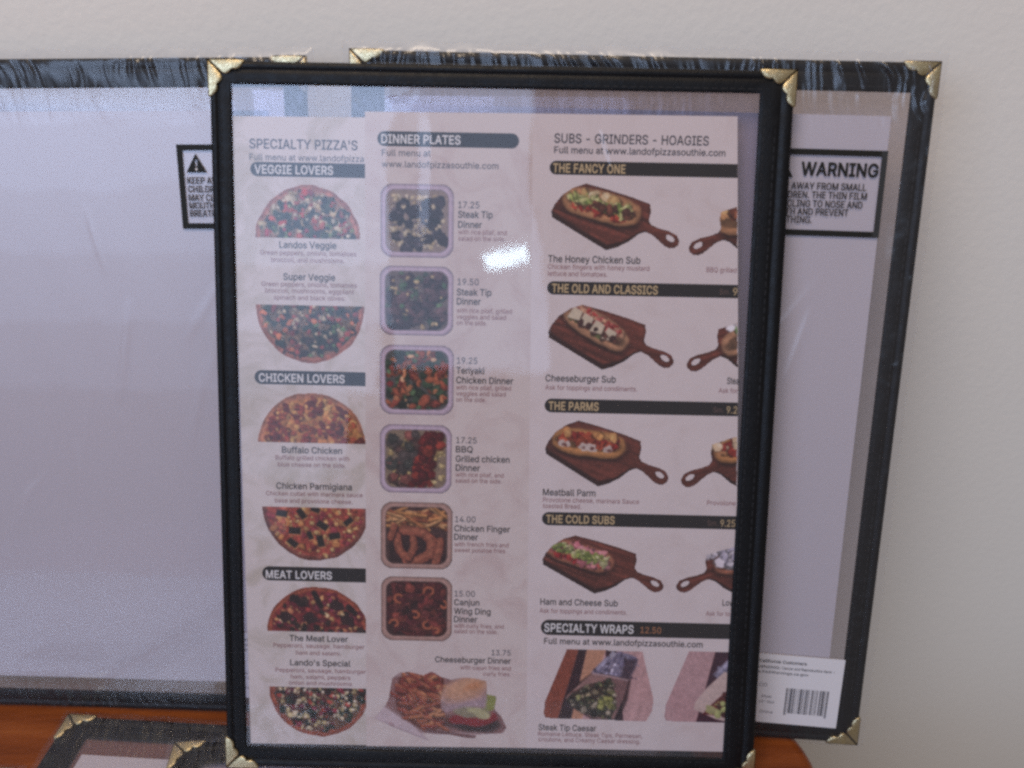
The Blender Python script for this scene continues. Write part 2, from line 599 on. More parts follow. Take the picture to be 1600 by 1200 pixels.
# ---- lettering: plain sans serif letter outlines as point lists (thousandths of the type size; capitals 509 high)
GLYPHS = {
    '!': (196, [[67,160,63,509,132,509,128,160],[98,-4,66,9,52,41,66,73,98,86,130,73,143,41,130,9]]),
    '"': (321, [[78,318,70,509,136,509,128,318],[193,318,185,509,250,509,243,318]]),
    '&': (448, [[197,-7,150,-2,110,12,78,34,54,62,39,96,34,133,47,189,85,235,140,279,216,335,237,352,255,375,262,405,258,427,245,445,226,457,201,461,168,453,145,431,137,399,145,363,169,327,204,284,438,0,364,0,171,231,121,293,87,344,75,398,91,458,134,499,200,513,266,499,308,459,324,404,315,362,291,325,256,293,154,217,110,174,97,131,109,87,143,57,193,46,251,59,301,95,336,151,349,224,408,224,397,144,371,92,345,62,333,47,271,7]]),
    "'": (206, [[78,318,70,509,136,509,128,318]]),
    ',': (188, [[38,-119,68,71,137,71,84,-119]]),
    '-': (453, [[337,244,337,188,114,188,114,244]]),
    '.': (188, [[95,-4,63,9,50,41,63,73,95,87,128,73,141,41,128,9]]),
    '0': (453, [[227,-7,174,1,130,24,95,62,69,113,53,178,48,254,53,330,69,395,95,447,130,484,174,508,227,516,279,508,323,484,358,447,384,395,400,330,405,254,400,178,384,113,359,62,323,24,279,1],[227,50,261,56,290,74,313,103,330,144,344,254,330,365,313,405,290,435,261,453,227,460,192,453,163,435,140,405,123,365,109,254,123,144,140,103,163,74,192,56]]),
    '1': (453, [[76,0,76,55,391,55,391,0],[276,509,276,0,212,0,212,448,209,448,86,358,86,427,198,509]]),
    '2': (453, [[64,0,64,47,234,229,282,282,311,327,320,371,308,419,273,449,224,460,172,447,139,413,127,362,66,362,71,405,86,442,111,473,143,496,182,511,225,516,268,511,306,497,337,474,361,445,376,411,381,372,371,318,336,259,267,180,153,60,153,57,389,57,389,0]]),
    '3': (453, [[218,-7,133,10,98,30,70,57,52,91,44,132,109,132,126,87,165,59,219,50,275,61,315,93,329,145,316,196,275,234,201,248,157,248,157,299,288,448,288,452,70,452,70,509,372,509,372,461,211,278,211,289,264,288,308,276,344,253,371,222,387,186,393,145,387,103,370,66,344,36,309,12,266,-2]]),
    '4': (453, [[40,105,40,158,247,509,311,509,109,166,109,163,413,163,413,105],[282,0,282,121,282,146,282,318,343,318,343,0]]),
    '5': (453, [[221,-7,178,-2,140,11,108,32,83,60,66,93,60,130,122,130,138,89,173,60,221,50,276,64,314,104,328,162,314,221,275,262,218,277,167,268,128,246,67,253,96,509,366,509,366,452,151,452,134,301,136,301,178,325,229,334,294,321,345,285,379,231,391,163,385,117,369,76,343,41,309,15,268,-1]]),
    '6': (453, [[226,-7,182,-1,142,15,109,40,84,74,69,115,64,162,80,239,137,340,252,509,322,509,151,261,145,261,165,288,196,307,235,314,278,309,316,295,346,271,370,240,384,201,389,157,384,112,368,73,343,39,310,14,271,-2],[226,48,279,63,314,101,327,157,314,213,279,251,226,265,174,252,138,214,125,158,138,102,174,63]]),
    '7': (453, [[97,0,323,448,323,452,62,452,62,509,391,509,391,449,165,0]]),
    '8': (453, [[226,-7,178,-2,136,11,101,33,74,62,57,96,52,135,65,195,101,241,153,265,153,267,119,282,93,308,76,342,70,380,75,417,90,450,114,477,146,498,184,511,226,516,269,511,306,498,337,477,361,450,377,417,382,380,376,342,359,308,333,282,300,267,300,265,351,241,387,195,401,135,395,96,378,62,352,33,317,11,275,-2],[226,49,285,60,323,91,337,139,322,189,283,223,226,235,169,223,130,189,115,139,129,91,167,60],[226,290,274,300,307,330,319,376,308,420,275,449,226,460,177,449,145,420,133,376,145,330,178,300]]),
    '9': (453, [[226,516,271,510,310,494,343,468,368,434,384,393,389,347,373,270,315,168,200,0,130,0,301,248,307,248,287,221,257,202,218,195,175,199,137,214,106,237,83,269,68,307,64,352,69,397,85,436,110,469,143,494,182,510],[226,460,174,446,138,407,125,352,138,295,174,257,226,243,279,257,314,295,327,350,314,407,279,446]]),
    ':': (188, [[95,-4,63,9,50,41,63,73,95,87,128,73,141,41,128,9],[95,271,63,284,50,316,63,349,95,362,128,349,141,316,128,284]]),
    'A': (480, [[16,0,201,509,276,509,463,0,395,0,287,302,264,372,232,478,245,478,213,371,191,302,85,0],[110,142,110,199,370,199,370,142]]),
    'B': (456, [[60,0,60,509,241,509,289,504,329,491,359,469,381,442,394,410,398,374,387,320,356,286,315,267,315,262,363,245,402,203,418,136,413,100,400,67,377,39,344,18,301,4,247,0],[125,57,245,57,296,63,330,80,349,105,355,137,342,184,306,218,248,231,125,231],[125,285,238,285,288,296,323,326,336,372,330,403,313,429,283,446,240,452,125,452]]),
    'C': (510, [[267,-7,205,1,150,25,104,63,70,115,48,179,40,254,48,329,70,393,104,445,150,484,205,508,267,516,340,504,402,471,448,418,473,348,408,348,389,395,357,428,315,449,267,456,223,450,184,432,150,403,125,364,109,314,103,254,109,194,125,145,151,105,184,76,223,59,267,53,315,60,357,81,389,114,408,160,473,160,448,91,402,38,341,5]]),
    'D': (502, [[219,0,96,0,96,57,215,57,272,63,318,81,354,110,379,149,394,198,399,255,394,312,379,361,354,399,320,428,275,446,221,452,93,452,93,509,225,509,294,501,353,478,399,441,433,391,455,329,462,255,455,181,433,119,398,68,351,31,291,8],[125,509,125,0,60,0,60,509]]),
    'E': (419, [[60,0,60,509,372,509,372,452,125,452,125,286,355,286,355,229,125,229,125,57,375,57,375,0]]),
    'F': (410, [[60,0,60,509,369,509,369,452,125,452,125,278,346,278,346,221,125,221,125,0]]),
    'G': (520, [[269,-7,205,1,149,25,104,64,69,116,47,179,40,254,47,329,69,393,103,445,149,484,203,508,265,516,340,504,403,469,449,416,474,349,408,349,387,393,356,427,315,448,265,456,222,450,183,432,150,404,125,364,109,314,103,254,109,194,125,145,151,105,184,76,224,59,269,53,309,57,345,71,374,93,396,123,410,160,415,202,434,199,283,199,283,256,478,256,478,200,471,141,451,91,419,50,377,19,326,0]]),
    'H': (517, [[60,0,60,509,125,509,125,289,392,289,392,509,457,509,457,0,392,0,392,232,125,232,125,0]]),
    'I': (300, [[31,0,31,57,118,57,118,452,31,452,31,509,269,509,269,452,183,452,183,57,269,57,269,0]]),
    'J': (396, [[185,-7,124,3,75,33,44,81,33,145,33,173,98,173,98,145,104,104,122,74,149,56,185,50,220,56,248,74,266,104,272,145,272,509,336,509,336,145,326,81,294,33,246,3]]),
    'K': (467, [[104,145,104,216,139,261,174,303,212,344,364,509,448,509,231,276,228,276],[60,0,60,509,125,509,125,334,124,225,125,193,125,0],[372,0,188,259,228,309,449,0]]),
    'L': (393, [[60,0,60,509,125,509,125,57,361,57,361,0]]),
    'M': (628, [[60,0,60,509,152,509,277,187,287,159,299,123,311,84,322,49,307,49,318,83,330,121,342,158,352,187,476,509,568,509,568,0,504,0,504,291,504,327,505,369,506,413,507,457,513,457,498,409,482,363,467,322,456,291,342,0,286,0,170,291,159,321,145,361,129,408,112,457,119,457,120,416,121,372,122,328,122,291,122,0]]),
    'N': (523, [[60,0,60,509,136,509,343,183,363,151,388,107,414,55,405,54,401,108,399,157,399,195,399,509,463,509,463,0,387,0,202,290,177,331,148,381,108,452,119,454,122,384,124,328,125,291,125,0]]),
    'O': (533, [[267,-7,205,1,150,25,105,63,70,115,48,179,40,254,48,329,70,393,105,445,150,484,205,508,267,516,329,508,384,484,429,445,464,393,486,329,493,254,486,179,464,115,429,63,384,25,329,1],[267,53,310,59,349,76,383,105,408,144,425,194,430,254,425,314,408,365,383,404,349,433,310,450,267,456,223,450,184,433,151,404,125,364,109,314,103,254,109,194,125,144,151,105,184,76,223,59]]),
    'P': (445, [[60,0,60,509,235,509,289,503,332,487,366,462,390,430,404,391,409,348,404,304,390,265,366,233,332,207,289,191,235,186,109,186,109,242,233,242,297,256,333,294,344,348,333,402,297,439,232,452,125,452,125,0]]),
    'Q': (533, [[245,159,313,159,369,85,384,65,468,-48,401,-48,346,27,331,46],[267,-7,205,1,150,25,105,63,70,115,48,179,40,254,48,329,70,393,105,445,150,484,205,508,267,516,329,508,384,484,429,445,464,393,486,329,493,254,486,179,464,115,429,63,384,25,329,1],[267,53,310,59,349,76,383,105,408,144,425,194,430,254,425,314,408,365,383,404,349,433,310,450,267,456,223,450,184,433,151,404,125,364,109,314,103,254,109,194,125,144,151,105,184,76,223,59]]),
    'R': (449, [[60,0,60,509,236,509,290,504,333,489,367,465,390,433,405,395,409,352,405,309,390,271,367,240,333,217,289,203,236,198,96,198,96,255,234,255,298,267,334,300,345,352,334,405,298,440,233,452,125,452,125,0],[353,0,230,229,303,229,428,0]]),
    'S': (447, [[224,-9,172,-4,128,9,91,31,64,60,46,96,38,137,104,137,123,88,166,59,224,49,286,60,329,92,346,139,332,179,296,205,245,222,184,239,128,260,86,289,60,326,52,372,58,413,75,448,102,476,138,498,180,511,227,516,275,511,316,498,351,476,377,449,394,415,401,378,337,378,326,412,302,437,267,453,225,459,167,448,129,418,115,376,119,352,131,334,169,308,212,293,264,279,312,264,359,238,395,198,408,139,403,99,386,64,360,34,323,11,278,-4]]),
    'T': (449, [[32,452,32,509,417,509,417,452,257,452,257,0,193,0,193,452]]),
    'U': (517, [[259,-8,203,-2,154,15,114,43,85,80,66,124,60,173,60,509,124,509,124,178,141,113,160,87,187,68,220,56,259,52,298,56,331,68,357,87,377,113,393,178,393,509,457,509,457,173,451,124,433,80,403,43,363,15,315,-2]]),
    'V': (480, [[204,0,16,509,84,509,192,206,215,137,248,31,235,31,267,138,290,206,395,509,463,509,278,0]]),
    'W': (686, [[155,0,16,509,82,509,163,196,175,145,187,94,197,40,189,40,200,94,211,145,224,196,306,509,380,509,462,196,474,145,486,94,497,40,488,40,499,94,510,145,523,196,603,509,670,509,530,0,455,0,368,323,351,391,336,475,350,475,335,395,318,323,230,0]]),
    'X': (474, [[18,0,217,284,217,236,29,509,104,509,178,400,204,361,223,329,243,292,232,292,252,329,272,361,298,400,374,509,446,509,259,239,259,287,456,0,382,0,292,129,268,165,250,195,230,231,244,231,225,196,206,166,182,129,91,0]]),
    'Y': (472, [[203,0,203,208,16,509,91,509,192,344,222,292,250,230,224,230,251,293,280,344,381,509,455,509,268,208,268,0]]),
    'Z': (438, [[42,0,42,46,273,385,306,431,341,476,348,454,285,452,223,452,40,452,40,509,397,509,397,462,169,129,134,81,97,33,90,54,152,57,214,57,399,57,399,0]]),
    'a': (389, [[160,-9,94,5,48,45,35,73,30,108,43,161,78,193,125,211,178,220,234,227,265,235,276,255,276,257,267,297,240,322,196,331,149,322,118,301,100,274,41,291,79,346,133,375,194,384,239,379,286,360,322,320,337,251,337,0,277,0,277,52,272,52,252,25,215,1],[170,45,228,59,263,93,276,138,276,190,259,182,231,176,200,171,175,168,134,159,103,139,92,105,102,72,130,52]]),
    'b': (424, [[229,-8,172,4,138,31,118,59,112,59,112,0,53,0,53,509,114,509,114,319,118,319,137,346,171,373,229,384,274,378,313,361,345,332,370,293,385,245,390,189,385,133,370,84,346,45,313,16,274,-2],[220,47,253,51,279,66,316,117,328,189,316,261,280,311,253,325,220,330,188,325,161,312,125,263,113,189,125,115,162,65,188,51]]),
    'c': (396, [[207,-8,159,-2,117,16,82,46,56,85,40,133,34,187,40,243,56,291,82,330,117,360,159,378,207,384,260,377,305,356,340,322,362,277,303,262,290,289,270,311,242,325,207,330,173,325,145,310,108,258,96,187,108,117,145,66,173,51,207,46,243,52,271,66,292,89,304,117,363,102,341,56,306,21,261,-1]]),
    'd': (424, [[195,-8,151,-2,111,16,79,45,55,84,39,133,34,189,39,245,55,293,79,332,112,361,151,378,196,384,253,373,287,346,306,319,311,319,311,509,372,509,372,0,313,0,313,59,307,59,287,31,252,4],[205,47,236,51,263,65,299,115,312,189,300,263,263,312,237,325,205,330,172,325,145,311,108,261,96,189,109,117,145,66,172,51]]),
    'e': (404, [[212,-8,161,-2,117,16,82,46,56,85,40,132,34,187,39,242,55,290,81,329,115,359,157,378,205,384,266,374,319,341,357,282,371,194,371,169,75,169,75,221,338,221,310,202,298,269,263,314,237,326,205,330,173,326,146,313,109,270,96,211,96,178,110,106,128,80,151,61,212,46,254,53,285,73,306,105,365,91,335,39,283,4]]),
    'f': (254, [[228,379,228,327,6,327,6,379],[81,0,81,432,96,486,135,519,187,530,222,527,243,521,227,468,215,472,195,474,171,470,154,460,142,419,142,0]]),
    'g': (425, [[207,-151,134,-140,82,-110,51,-69,101,-41,122,-66,154,-88,207,-97,249,-92,282,-75,304,-47,311,-6,311,68,306,68,287,41,252,16,195,5,152,10,113,27,80,53,55,90,39,136,34,191,39,246,55,293,80,332,112,361,152,378,196,384,253,373,288,346,308,319,313,319,313,379,372,379,372,-9,367,-54,350,-90,324,-117,291,-136],[205,59,237,63,264,75,300,121,312,193,300,264,264,312,237,325,205,330,172,325,145,312,109,262,96,193,109,123,145,76,172,63]]),
    'h': (410, [[114,227,114,0,53,0,53,509,114,509,114,287,102,287,124,332,152,362,187,379,227,384,295,369,321,349,341,321,353,285,357,240,357,0,296,0,296,235,290,275,273,304,246,323,210,329,161,317,126,283]]),
    'i': (167, [[53,0,53,379,114,379,114,0],[84,443,54,455,41,483,54,512,84,524,114,512,126,483,114,455]]),
    'j': (167, [[53,379,114,379,114,-30,102,-90,65,-129,4,-143,-10,-143,-10,-87,2,-87,25,-83,40,-72,53,-29],[83,443,53,455,41,483,53,512,83,524,114,512,126,483,114,455]]),
    'k': (381, [[110,137,110,212,121,212,284,379,360,379,184,199,177,199],[53,0,53,509,114,509,114,0],[294,0,148,186,191,229,372,0]]),
    'l': (189, [[139,-2,101,3,74,20,58,47,53,84,53,509,114,509,114,99,120,62,146,52,160,53,170,54,181,3,162,-1]]),
    'm': (610, [[53,0,53,379,112,379,112,295,108,295,132,346,172,376,219,386,257,380,287,361,309,331,321,295,312,295,337,343,381,375,437,386,497,372,522,354,541,328,553,296,557,255,557,0,496,0,496,254,490,289,473,313,447,326,419,330,374,320,345,290,335,247,335,0,274,0,274,260,269,288,253,311,229,326,199,330,158,320,126,289,114,238,114,0]]),
    'n': (410, [[114,227,114,0,53,0,53,379,112,379,112,287,102,287,124,332,152,362,187,379,227,384,295,369,321,349,341,321,353,285,357,240,357,0,296,0,296,235,290,275,273,304,246,323,210,329,161,317,126,283]]),
    'o': (415, [[207,-8,159,-2,117,16,82,46,56,85,40,133,34,187,40,243,56,291,82,330,117,360,159,378,207,384,256,378,299,360,333,330,359,291,376,243,381,187,376,133,359,85,333,46,299,16,256,-2],[207,46,242,51,270,66,307,117,319,187,307,258,270,310,242,325,207,330,173,325,145,310,108,258,96,187,108,117,145,66,173,51]]),
    'p': (424, [[53,-143,53,379,112,379,112,319,118,319,137,346,171,373,229,384,274,378,313,361,345,332,370,293,385,245,390,189,385,133,370,84,346,45,313,16,274,-2,229,-8,173,4,138,31,118,59,114,59,114,-143],[220,47,253,51,279,66,316,117,328,189,316,261,280,311,253,325,220,330,188,325,161,312,125,263,113,189,125,115,162,65,188,51]]),
    'q': (424, [[372,-143,311,-143,311,59,306,59,287,31,252,4,195,-8,151,-2,111,16,79,45,55,84,39,133,34,189,39,245,55,293,79,332,112,361,151,378,196,384,253,373,287,346,307,319,313,319,313,379,372,379],[205,47,236,51,263,65,299,115,312,189,300,263,263,312,237,325,205,330,172,325,145,311,108,261,96,189,109,117,145,66,172,51]]),
    'r': (259, [[53,0,53,379,112,379,112,321,115,321,130,347,152,367,181,380,213,385,229,384,243,384,243,322,230,324,207,326,159,315,126,284,114,237,114,0]]),
    's': (365, [[182,-8,112,3,62,38,36,94,94,107,105,79,124,60,181,45,217,50,244,62,262,81,268,103,254,136,212,155,149,170,104,186,72,208,53,237,47,274,51,305,65,332,115,370,187,384,254,372,299,339,324,290,268,277,243,316,219,328,187,333,156,329,131,317,114,299,109,277,124,243,172,223,229,209,275,194,306,171,325,142,331,107,326,75,312,47,290,24,260,6]]),
    't': (227, [[204,379,204,327,6,327,6,379],[65,471,126,471,126,98,136,61,170,50,185,51,202,54,213,2,192,-3,168,-4,125,2,92,21,72,52,65,93]]),
    'u': (410, [[182,-5,115,11,89,31,69,59,57,95,53,139,53,379,114,379,114,144,119,105,137,75,164,56,200,50,249,62,283,97,296,153,296,379,357,379,357,0,298,0,298,92,307,92,286,47,257,17,222,0]]),
    'v': (389, [[163,0,17,379,84,379,165,155,187,87,206,21,184,21,203,87,224,155,305,379,371,379,226,0]]),
    'w': (567, [[138,0,23,379,87,379,133,214,154,137,175,41,165,41,186,135,206,214,252,379,316,379,362,214,382,136,402,41,391,41,413,135,434,214,480,379,545,379,429,0,368,0,319,172,305,225,291,280,277,338,291,338,277,280,263,225,248,172,199,0]]),
    'x': (379, [[21,0,171,218,171,171,29,379,100,379,147,306,179,253,207,206,175,206,202,253,233,306,282,379,352,379,209,169,209,214,358,0,287,0,231,85,200,136,173,182,205,182,178,136,148,85,91,0]]),
    'y': (389, [[47,-139,61,-86,71,-87,104,-89,130,-74,151,-36,163,-1,17,379,84,379,165,155,187,87,206,21,184,21,202,87,224,155,305,379,371,379,204,-58,177,-107,139,-136,91,-145,65,-143]]),
    'z': (380, [[42,0,42,46,254,320,254,323,48,323,48,379,333,379,333,331,126,60,126,56,339,56,339,0]]),
    ' ': (188, [])
}
_outlines = {}


def fatten(fl, off):
    """an outline moved outwards by off (font outlines keep ink on one constant side)"""
    P = np.array(fl, float).reshape(-1, 2) / 1000
    keep = [0]
    for i in range(1, len(P)):
        if np.hypot(*(P[i] - P[keep[-1]])) > 0.004:
            keep.append(i)
    if len(keep) > 3 and np.hypot(*(P[keep[-1]] - P[0])) <= 0.004:
        keep.pop()
    P = P[keep]
    if off == 0:
        return P
    d = np.roll(P, -1, 0) - P
    d /= np.linalg.norm(d, axis=1)[:, None]
    n = np.stack([d[:, 1], -d[:, 0]], -1) * INK_SIDE
    m = n + np.roll(n, 1, 0)
    L = np.linalg.norm(m, axis=1)[:, None]
    m = m / np.maximum(L, 0.6) ** 2 * 2
    return P + m * off


INK_SIDE = -1.0


def glyph_mesh(ch, off):
    if (ch, off) not in _outlines:
        vs_, es = [], []
        for fl in GLYPHS[ch][1]:
            P = fatten(fl, off)
            o = len(vs_)
            n = len(P)
            vs_ += [Vector(p) for p in P]
            es += [(o + i, o + (i + 1) % n) for i in range(n)]
        if vs_:
            r = delaunay_2d_cdt(vs_, es, [], 2, 1e-5)
            V = np.array([v[:] for v in r[0]])
            A = np.array([vs_[e[0]][:] for e in es])
            B = np.array([vs_[e[1]][:] for e in es])
            keep = []
            for f in r[2]:
                c = V[list(f)].mean(0)
                side = (B[:, 0] - A[:, 0]) * (c[1] - A[:, 1]) - (c[0] - A[:, 0]) * (B[:, 1] - A[:, 1])
                up = (A[:, 1] <= c[1]) & (B[:, 1] > c[1]) & (side > 0)
                dn = (A[:, 1] > c[1]) & (B[:, 1] <= c[1]) & (side < 0)
                if up.sum() != dn.sum():
                    keep.append(tuple(f))
            _outlines[(ch, off)] = (V, keep)
        else:
            _outlines[(ch, off)] = (np.zeros((0, 2)), [])
    return _outlines[(ch, off)]


def text_outline(s, bold):
    off = {0: 0.003, 1: 0.011, 2: 0.018, 3: 0.024}[bold]
    x = 0.0
    VV, FF, n = [], [], 0
    for ch in s:
        V, F = glyph_mesh(ch, off)
        VV.append(V + np.array([x, 0.0]))
        FF += [tuple(n + i for i in f) for f in F]
        n += len(V)
        x += GLYPHS[ch][0] / 1000 + (0.014 if bold >= 2 else 0.0)
    return np.concatenate(VV), FF


def write(name, parent, lines, mat, bold=0, y=-0.00008, rot=0.0, clip=None):
    """lines: (text, x0, x1, z) in millimetres on the sheet; every line fitted to its width; x1 None -> cap height in lines[4]"""
    VV, FF = [], []
    for ln in lines:
        s, x0, x1, z = ln[:4]
        V, F = text_outline(s, bold)
        w0, w1 = V[:, 0].min(), V[:, 0].max()
        if len(ln) > 4:
            ky = ln[4] / 0.509
            kx = (x1 - x0) / (w1 - w0)
        else:
            kx = ky = (x1 - x0) / (w1 - w0)
        P = np.stack([x0 + (V[:, 0] - w0) * kx, z + V[:, 1] * ky], -1)
        o = len(VV)
        for p in P:
            VV.append((p[0] / 1000, y, p[1] / 1000))
        FF += [tuple(o + i for i in f) for f in F]
    if clip is not None:
        FF = [f for f in FF if all(VV[i][0] * 1000 < clip(VV[i][2] * 1000) for i in f)]
    return link(name, mesh(name, VV, FF), INK[mat], parent)


def plate(name, parent, pts, mat, y=-0.00004):
    return link(name, mesh(name, [(x / 1000, y, z / 1000) for x, z in pts], [tuple(range(len(pts)))]), mat, parent)


def banner_pts(x0, x1, z0, z1, round_right=False, x1b=None):
    r = (z1 - z0) / 2
    c = (z0 + z1) / 2
    pts = [(x0 + r + r * math.cos(R(a)), c + r * math.sin(R(a))) for a in range(90, 271, 12)]
    if round_right:
        pts += [(x1 - r + r * math.cos(R(a)), c + r * math.sin(R(a))) for a in range(-90, 91, 12)]
    else:
        pts += [(x1b if x1b is not None else x1, z0), (x1, z1)]
    return pts


# ---- the cover builder
def build_cover(name, mat4, W, H, bl, br, bb, bt, label, cat, group, film_seed=None):
    root = empty(name, mat4, label, cat, group)
    link('border', border_mesh(W, H, bl, br, bb, bt), M_leather, root)
    link('stitching', stitch_mesh(W, H, bl, br, bb, bt), M_thread, root)
    x0, x1, z0, z1 = -W / 2 + bl - 0.0012, W / 2 - br + 0.0012, bb - 0.0012, H - bt + 0.0012
    us, vs_ = np.meshgrid(np.linspace(x0, x1, 60 if film_seed else 300), np.linspace(z0, z1, 70 if film_seed else 380))
    e = np.minimum(np.minimum(us - x0, x1 - us), np.minimum(vs_ - z0, z1 - vs_)) * 1000
    yy = (0.00062 if film_seed is None else 0.0004) + (1 if film_seed is None else 0.4) * np.clip(e / 20, 0, 1) * (0.00012 * vnoise(us * 1000 / 30, vs_ * 1000 / 38, 40) + 0.00006 * vnoise(us * 1000 / 12, vs_ * 1000 / 90, 41))
    if film_seed is None:                               # a few sharp creases in the handled vinyl
        for ax, az, bx, bz, am in ((-96.5, 17.5, -80, 23.5, 0.22), (-97, 18.5, -92.5, 23, 0.30), (-80, 28, -70, 32.5, 0.24), (-66, 34, -62, 36.5, 0.2), (-15.5, 88, -11, 91.0, 0.24), (-12, 72.5, -10.5, 77, 0.2),
                                   (40, 283, 47, 262, 0.10), (-50, 289, -38, 291.5, 0.14), (-96, 291, -90, 284, 0.12), (60, 13.5, 78, 14.2, 0.15)):
            L2 = (bx - ax) ** 2 + (bz - az) ** 2
            X_, Z_ = us * 1000, vs_ * 1000
            t = np.clip(((X_ - ax) * (bx - ax) + (Z_ - az) * (bz - az)) / L2, 0, 1)
            dd = np.hypot(X_ - ax - t * (bx - ax), Z_ - az - t * (bz - az))
            yy = yy - am / 1000 * np.exp(-(dd / 0.9) ** 2) * np.sin(np.pi * np.clip(t, 0.02, 0.98))
    link('clear_window', grid_mesh('clear_window', np.stack([us, yy, vs_], -1)), M_vinyl, root)
    link('back_window', mesh('back_window', [(x0, 0.00145, z0), (x1, 0.00145, z0), (x1, 0.00145, z1), (x0, 0.00145, z1)], [(0, 1, 2, 3)]), M_vinyl_back, root)
    cm = corner_mesh()
    cm.materials.append(M_brass)
    for sx, sz, x, z in ((1, 1, -W / 2, H), (-1, 1, W / 2, H), (1, -1, -W / 2, 0), (-1, -1, W / 2, 0)):
        o = link('corner_protector', cm, None, root)
        o.location = (x, 0, z)
        o.scale = (sx, 1, sz)
    if film_seed is not None:
        f = link('plastic_wrap', film_mesh(W, H, bl, br, bb, bt, film_seed), M_film, root)
        warning_print(f)
    return root


def warning_print(parent):
    Y = -0.00024
    x0, x1, z0, z1, t = 62.8, 112.6, 234.6, 269.8, 2.4
    V, F = [], []

    def quad(a, b, c, d):
        o = len(V)
        V.extend([(p[0] / 1000, Y, p[1] / 1000) for p in (a, b, c, d)])
        F.append((o, o + 1, o + 2, o + 3))
    quad((x0, z0), (x1, z0), (x1, z0 + t), (x0, z0 + t))
    quad((x0, z1 - t), (x1, z1 - t), (x1, z1), (x0, z1))
    quad((x0, z0 + t), (x0 + t, z0 + t), (x0 + t, z1 - t), (x0, z1 - t))
    quad((x1 - t, z0 + t), (x1, z0 + t), (x1, z1 - t), (x1 - t, z1 - t))
    # triangle with an exclamation mark cut out
    A, B, C = (66.4, 258.3), (75.2, 258.3), (70.8, 266.0)
    k = [(70.15, 263.5), (71.45, 263.5), (71.1, 260.6), (70.5, 260.6)]
    o = len(V)
    for p in [A, B, C] + k:
        V.append((p[0] / 1000, Y, p[1] / 1000))
    F += [(o, o + 1, o + 5), (o, o + 5, o + 6), (o, o + 6, o + 3), (o, o + 3, o + 2), (o + 2, o + 3, o + 4), (o + 2, o + 4, o + 1), (o + 1, o + 4, o + 5)]
    link('warning_print', mesh('warning_print', V, F), INK['warn'], parent)
    dots = mesh('warning_print', [((70.8 + 0.55 * math.cos(R(a))) / 1000, Y - 0.00003, (259.6 + 0.55 * math.sin(R(a))) / 1000) for a in range(0, 360, 30)], [tuple(range(12))])
    link('mark_dot', dots, INK['white'], parent)
    write('warning_word', parent, [('WARNING', 78.2, 109.6, 259.3, 5.1)], 'warn', 3, Y)
    write('warning_text', parent, [
        ('KEEP AWAY FROM SMALL', 66.4, 105.4, 253.6, 2.7),
        ('CHILDREN. THE THIN FILM', 66.4, 106.0, 250.0, 2.7),
        ('MAY CLING TO NOSE AND', 66.4, 104.6, 246.4, 2.7),
        ('MOUTH AND PREVENT', 66.4, 99.2, 243.1, 2.7),
        ('BREATHING.', 66.4, 84.6, 239.8, 2.7)], 'warn', 1, Y)
    for c in parent.children:
        c.location.x = -0.0092                         # where the wrap was folded over this cover


P_FRONT = pose(-0.01246, 0.26663, 0.00769, 0.36110, -0.01523, 0.02743)
P_LEFT = pose(-0.20674, 0.31272, 0.00029, 0.26950, -0.05700, -0.00325)
P_RIGHT = pose(0.04038, 0.29596, 0.00203, 0.29608, -0.07452, 0.02257)

front = build_cover('menu_cover', P_FRONT, 0.23478, 0.30398, 0.0087, 0.0137, 0.0092, 0.0089,
                    'unwrapped black menu cover holding the printed food menus, in front of the others', 'menu cover', 'black menu covers with brass corners')

WR, HR = 0.23965, 0.30465
rear = build_cover('wrapped_menu_cover', P_RIGHT, WR, HR, 0.0142, 0.0098, 0.0088, 0.0118,
                   'film wrapped black menu cover leaning behind the printed one at the right', 'menu cover',
                   'black menu covers with brass corners', 100)
# the others are the same article
rl = copy_tree(rear)
rl.matrix_world = P_LEFT
for c in rl.children:
    for g in c.children:
        g.location.x = 0.0                             # its wrap sits further to the right
rl['label'] = 'film wrapped black menu cover leaning on the wall at the left'


def flat_pose(corner, yaw, z, right=False):
    m = Matrix.Rotation(yaw, 4, 'Z')
    c = m @ Vector(((WR / 2 if right else -WR / 2), HR, 0))
    return pose(corner[0] - c.x, corner[1] - c.y, z, math.pi / 2, yaw, 0)


FLAT1 = flat_pose((-0.2186, 0.3066), R(-4.8), 0.0022)
FLAT2 = flat_pose((-0.1595, 0.2860), R(4.0), 0.0058)
FLAT3 = flat_pose((-0.2300, 0.2757), R(-3.0), 0.0022, True)
l1 = copy_tree(rear)
l1.matrix_world = FLAT1
l1['label'] = 'film wrapped black cover lying flat on the table, under another cover'
l2 = copy_tree(rear)
l2.matrix_world = FLAT2
l2['label'] = 'film wrapped cover lying on top of another flat one at the printed menu foot'
l3 = copy_tree(rear)
l3.matrix_world = FLAT3
l3['label'] = 'film wrapped cover just peeking in at the lower left photo corner'


def blank_sheet(mat4, label, x0=-102.6, x1=103.2, z0=16.2, z1=283.5):
    me = box_mesh('blank_sheet', x0 / 1000, x1 / 1000, 0.00052, 0.00066, z0 / 1000, z1 / 1000)
    o = link('blank_sheet', me, M_white)
    o.matrix_world = mat4
    o['label'] = label
    o['category'] = 'paper sheet'
    o['group'] = 'blank sheets inside the wrapped covers'
    return o


blank_sheet(P_RIGHT, 'blank white sheet inside the wrapped cover leaning at the right')
blank_sheet(P_LEFT, 'blank white sheet inside the wrapped cover leaning at the left')
blank_sheet(FLAT1, 'blank white sheet inside the lower flat cover on the table')
blank_sheet(FLAT2, 'blank white sheet inside the upper flat cover on the table')


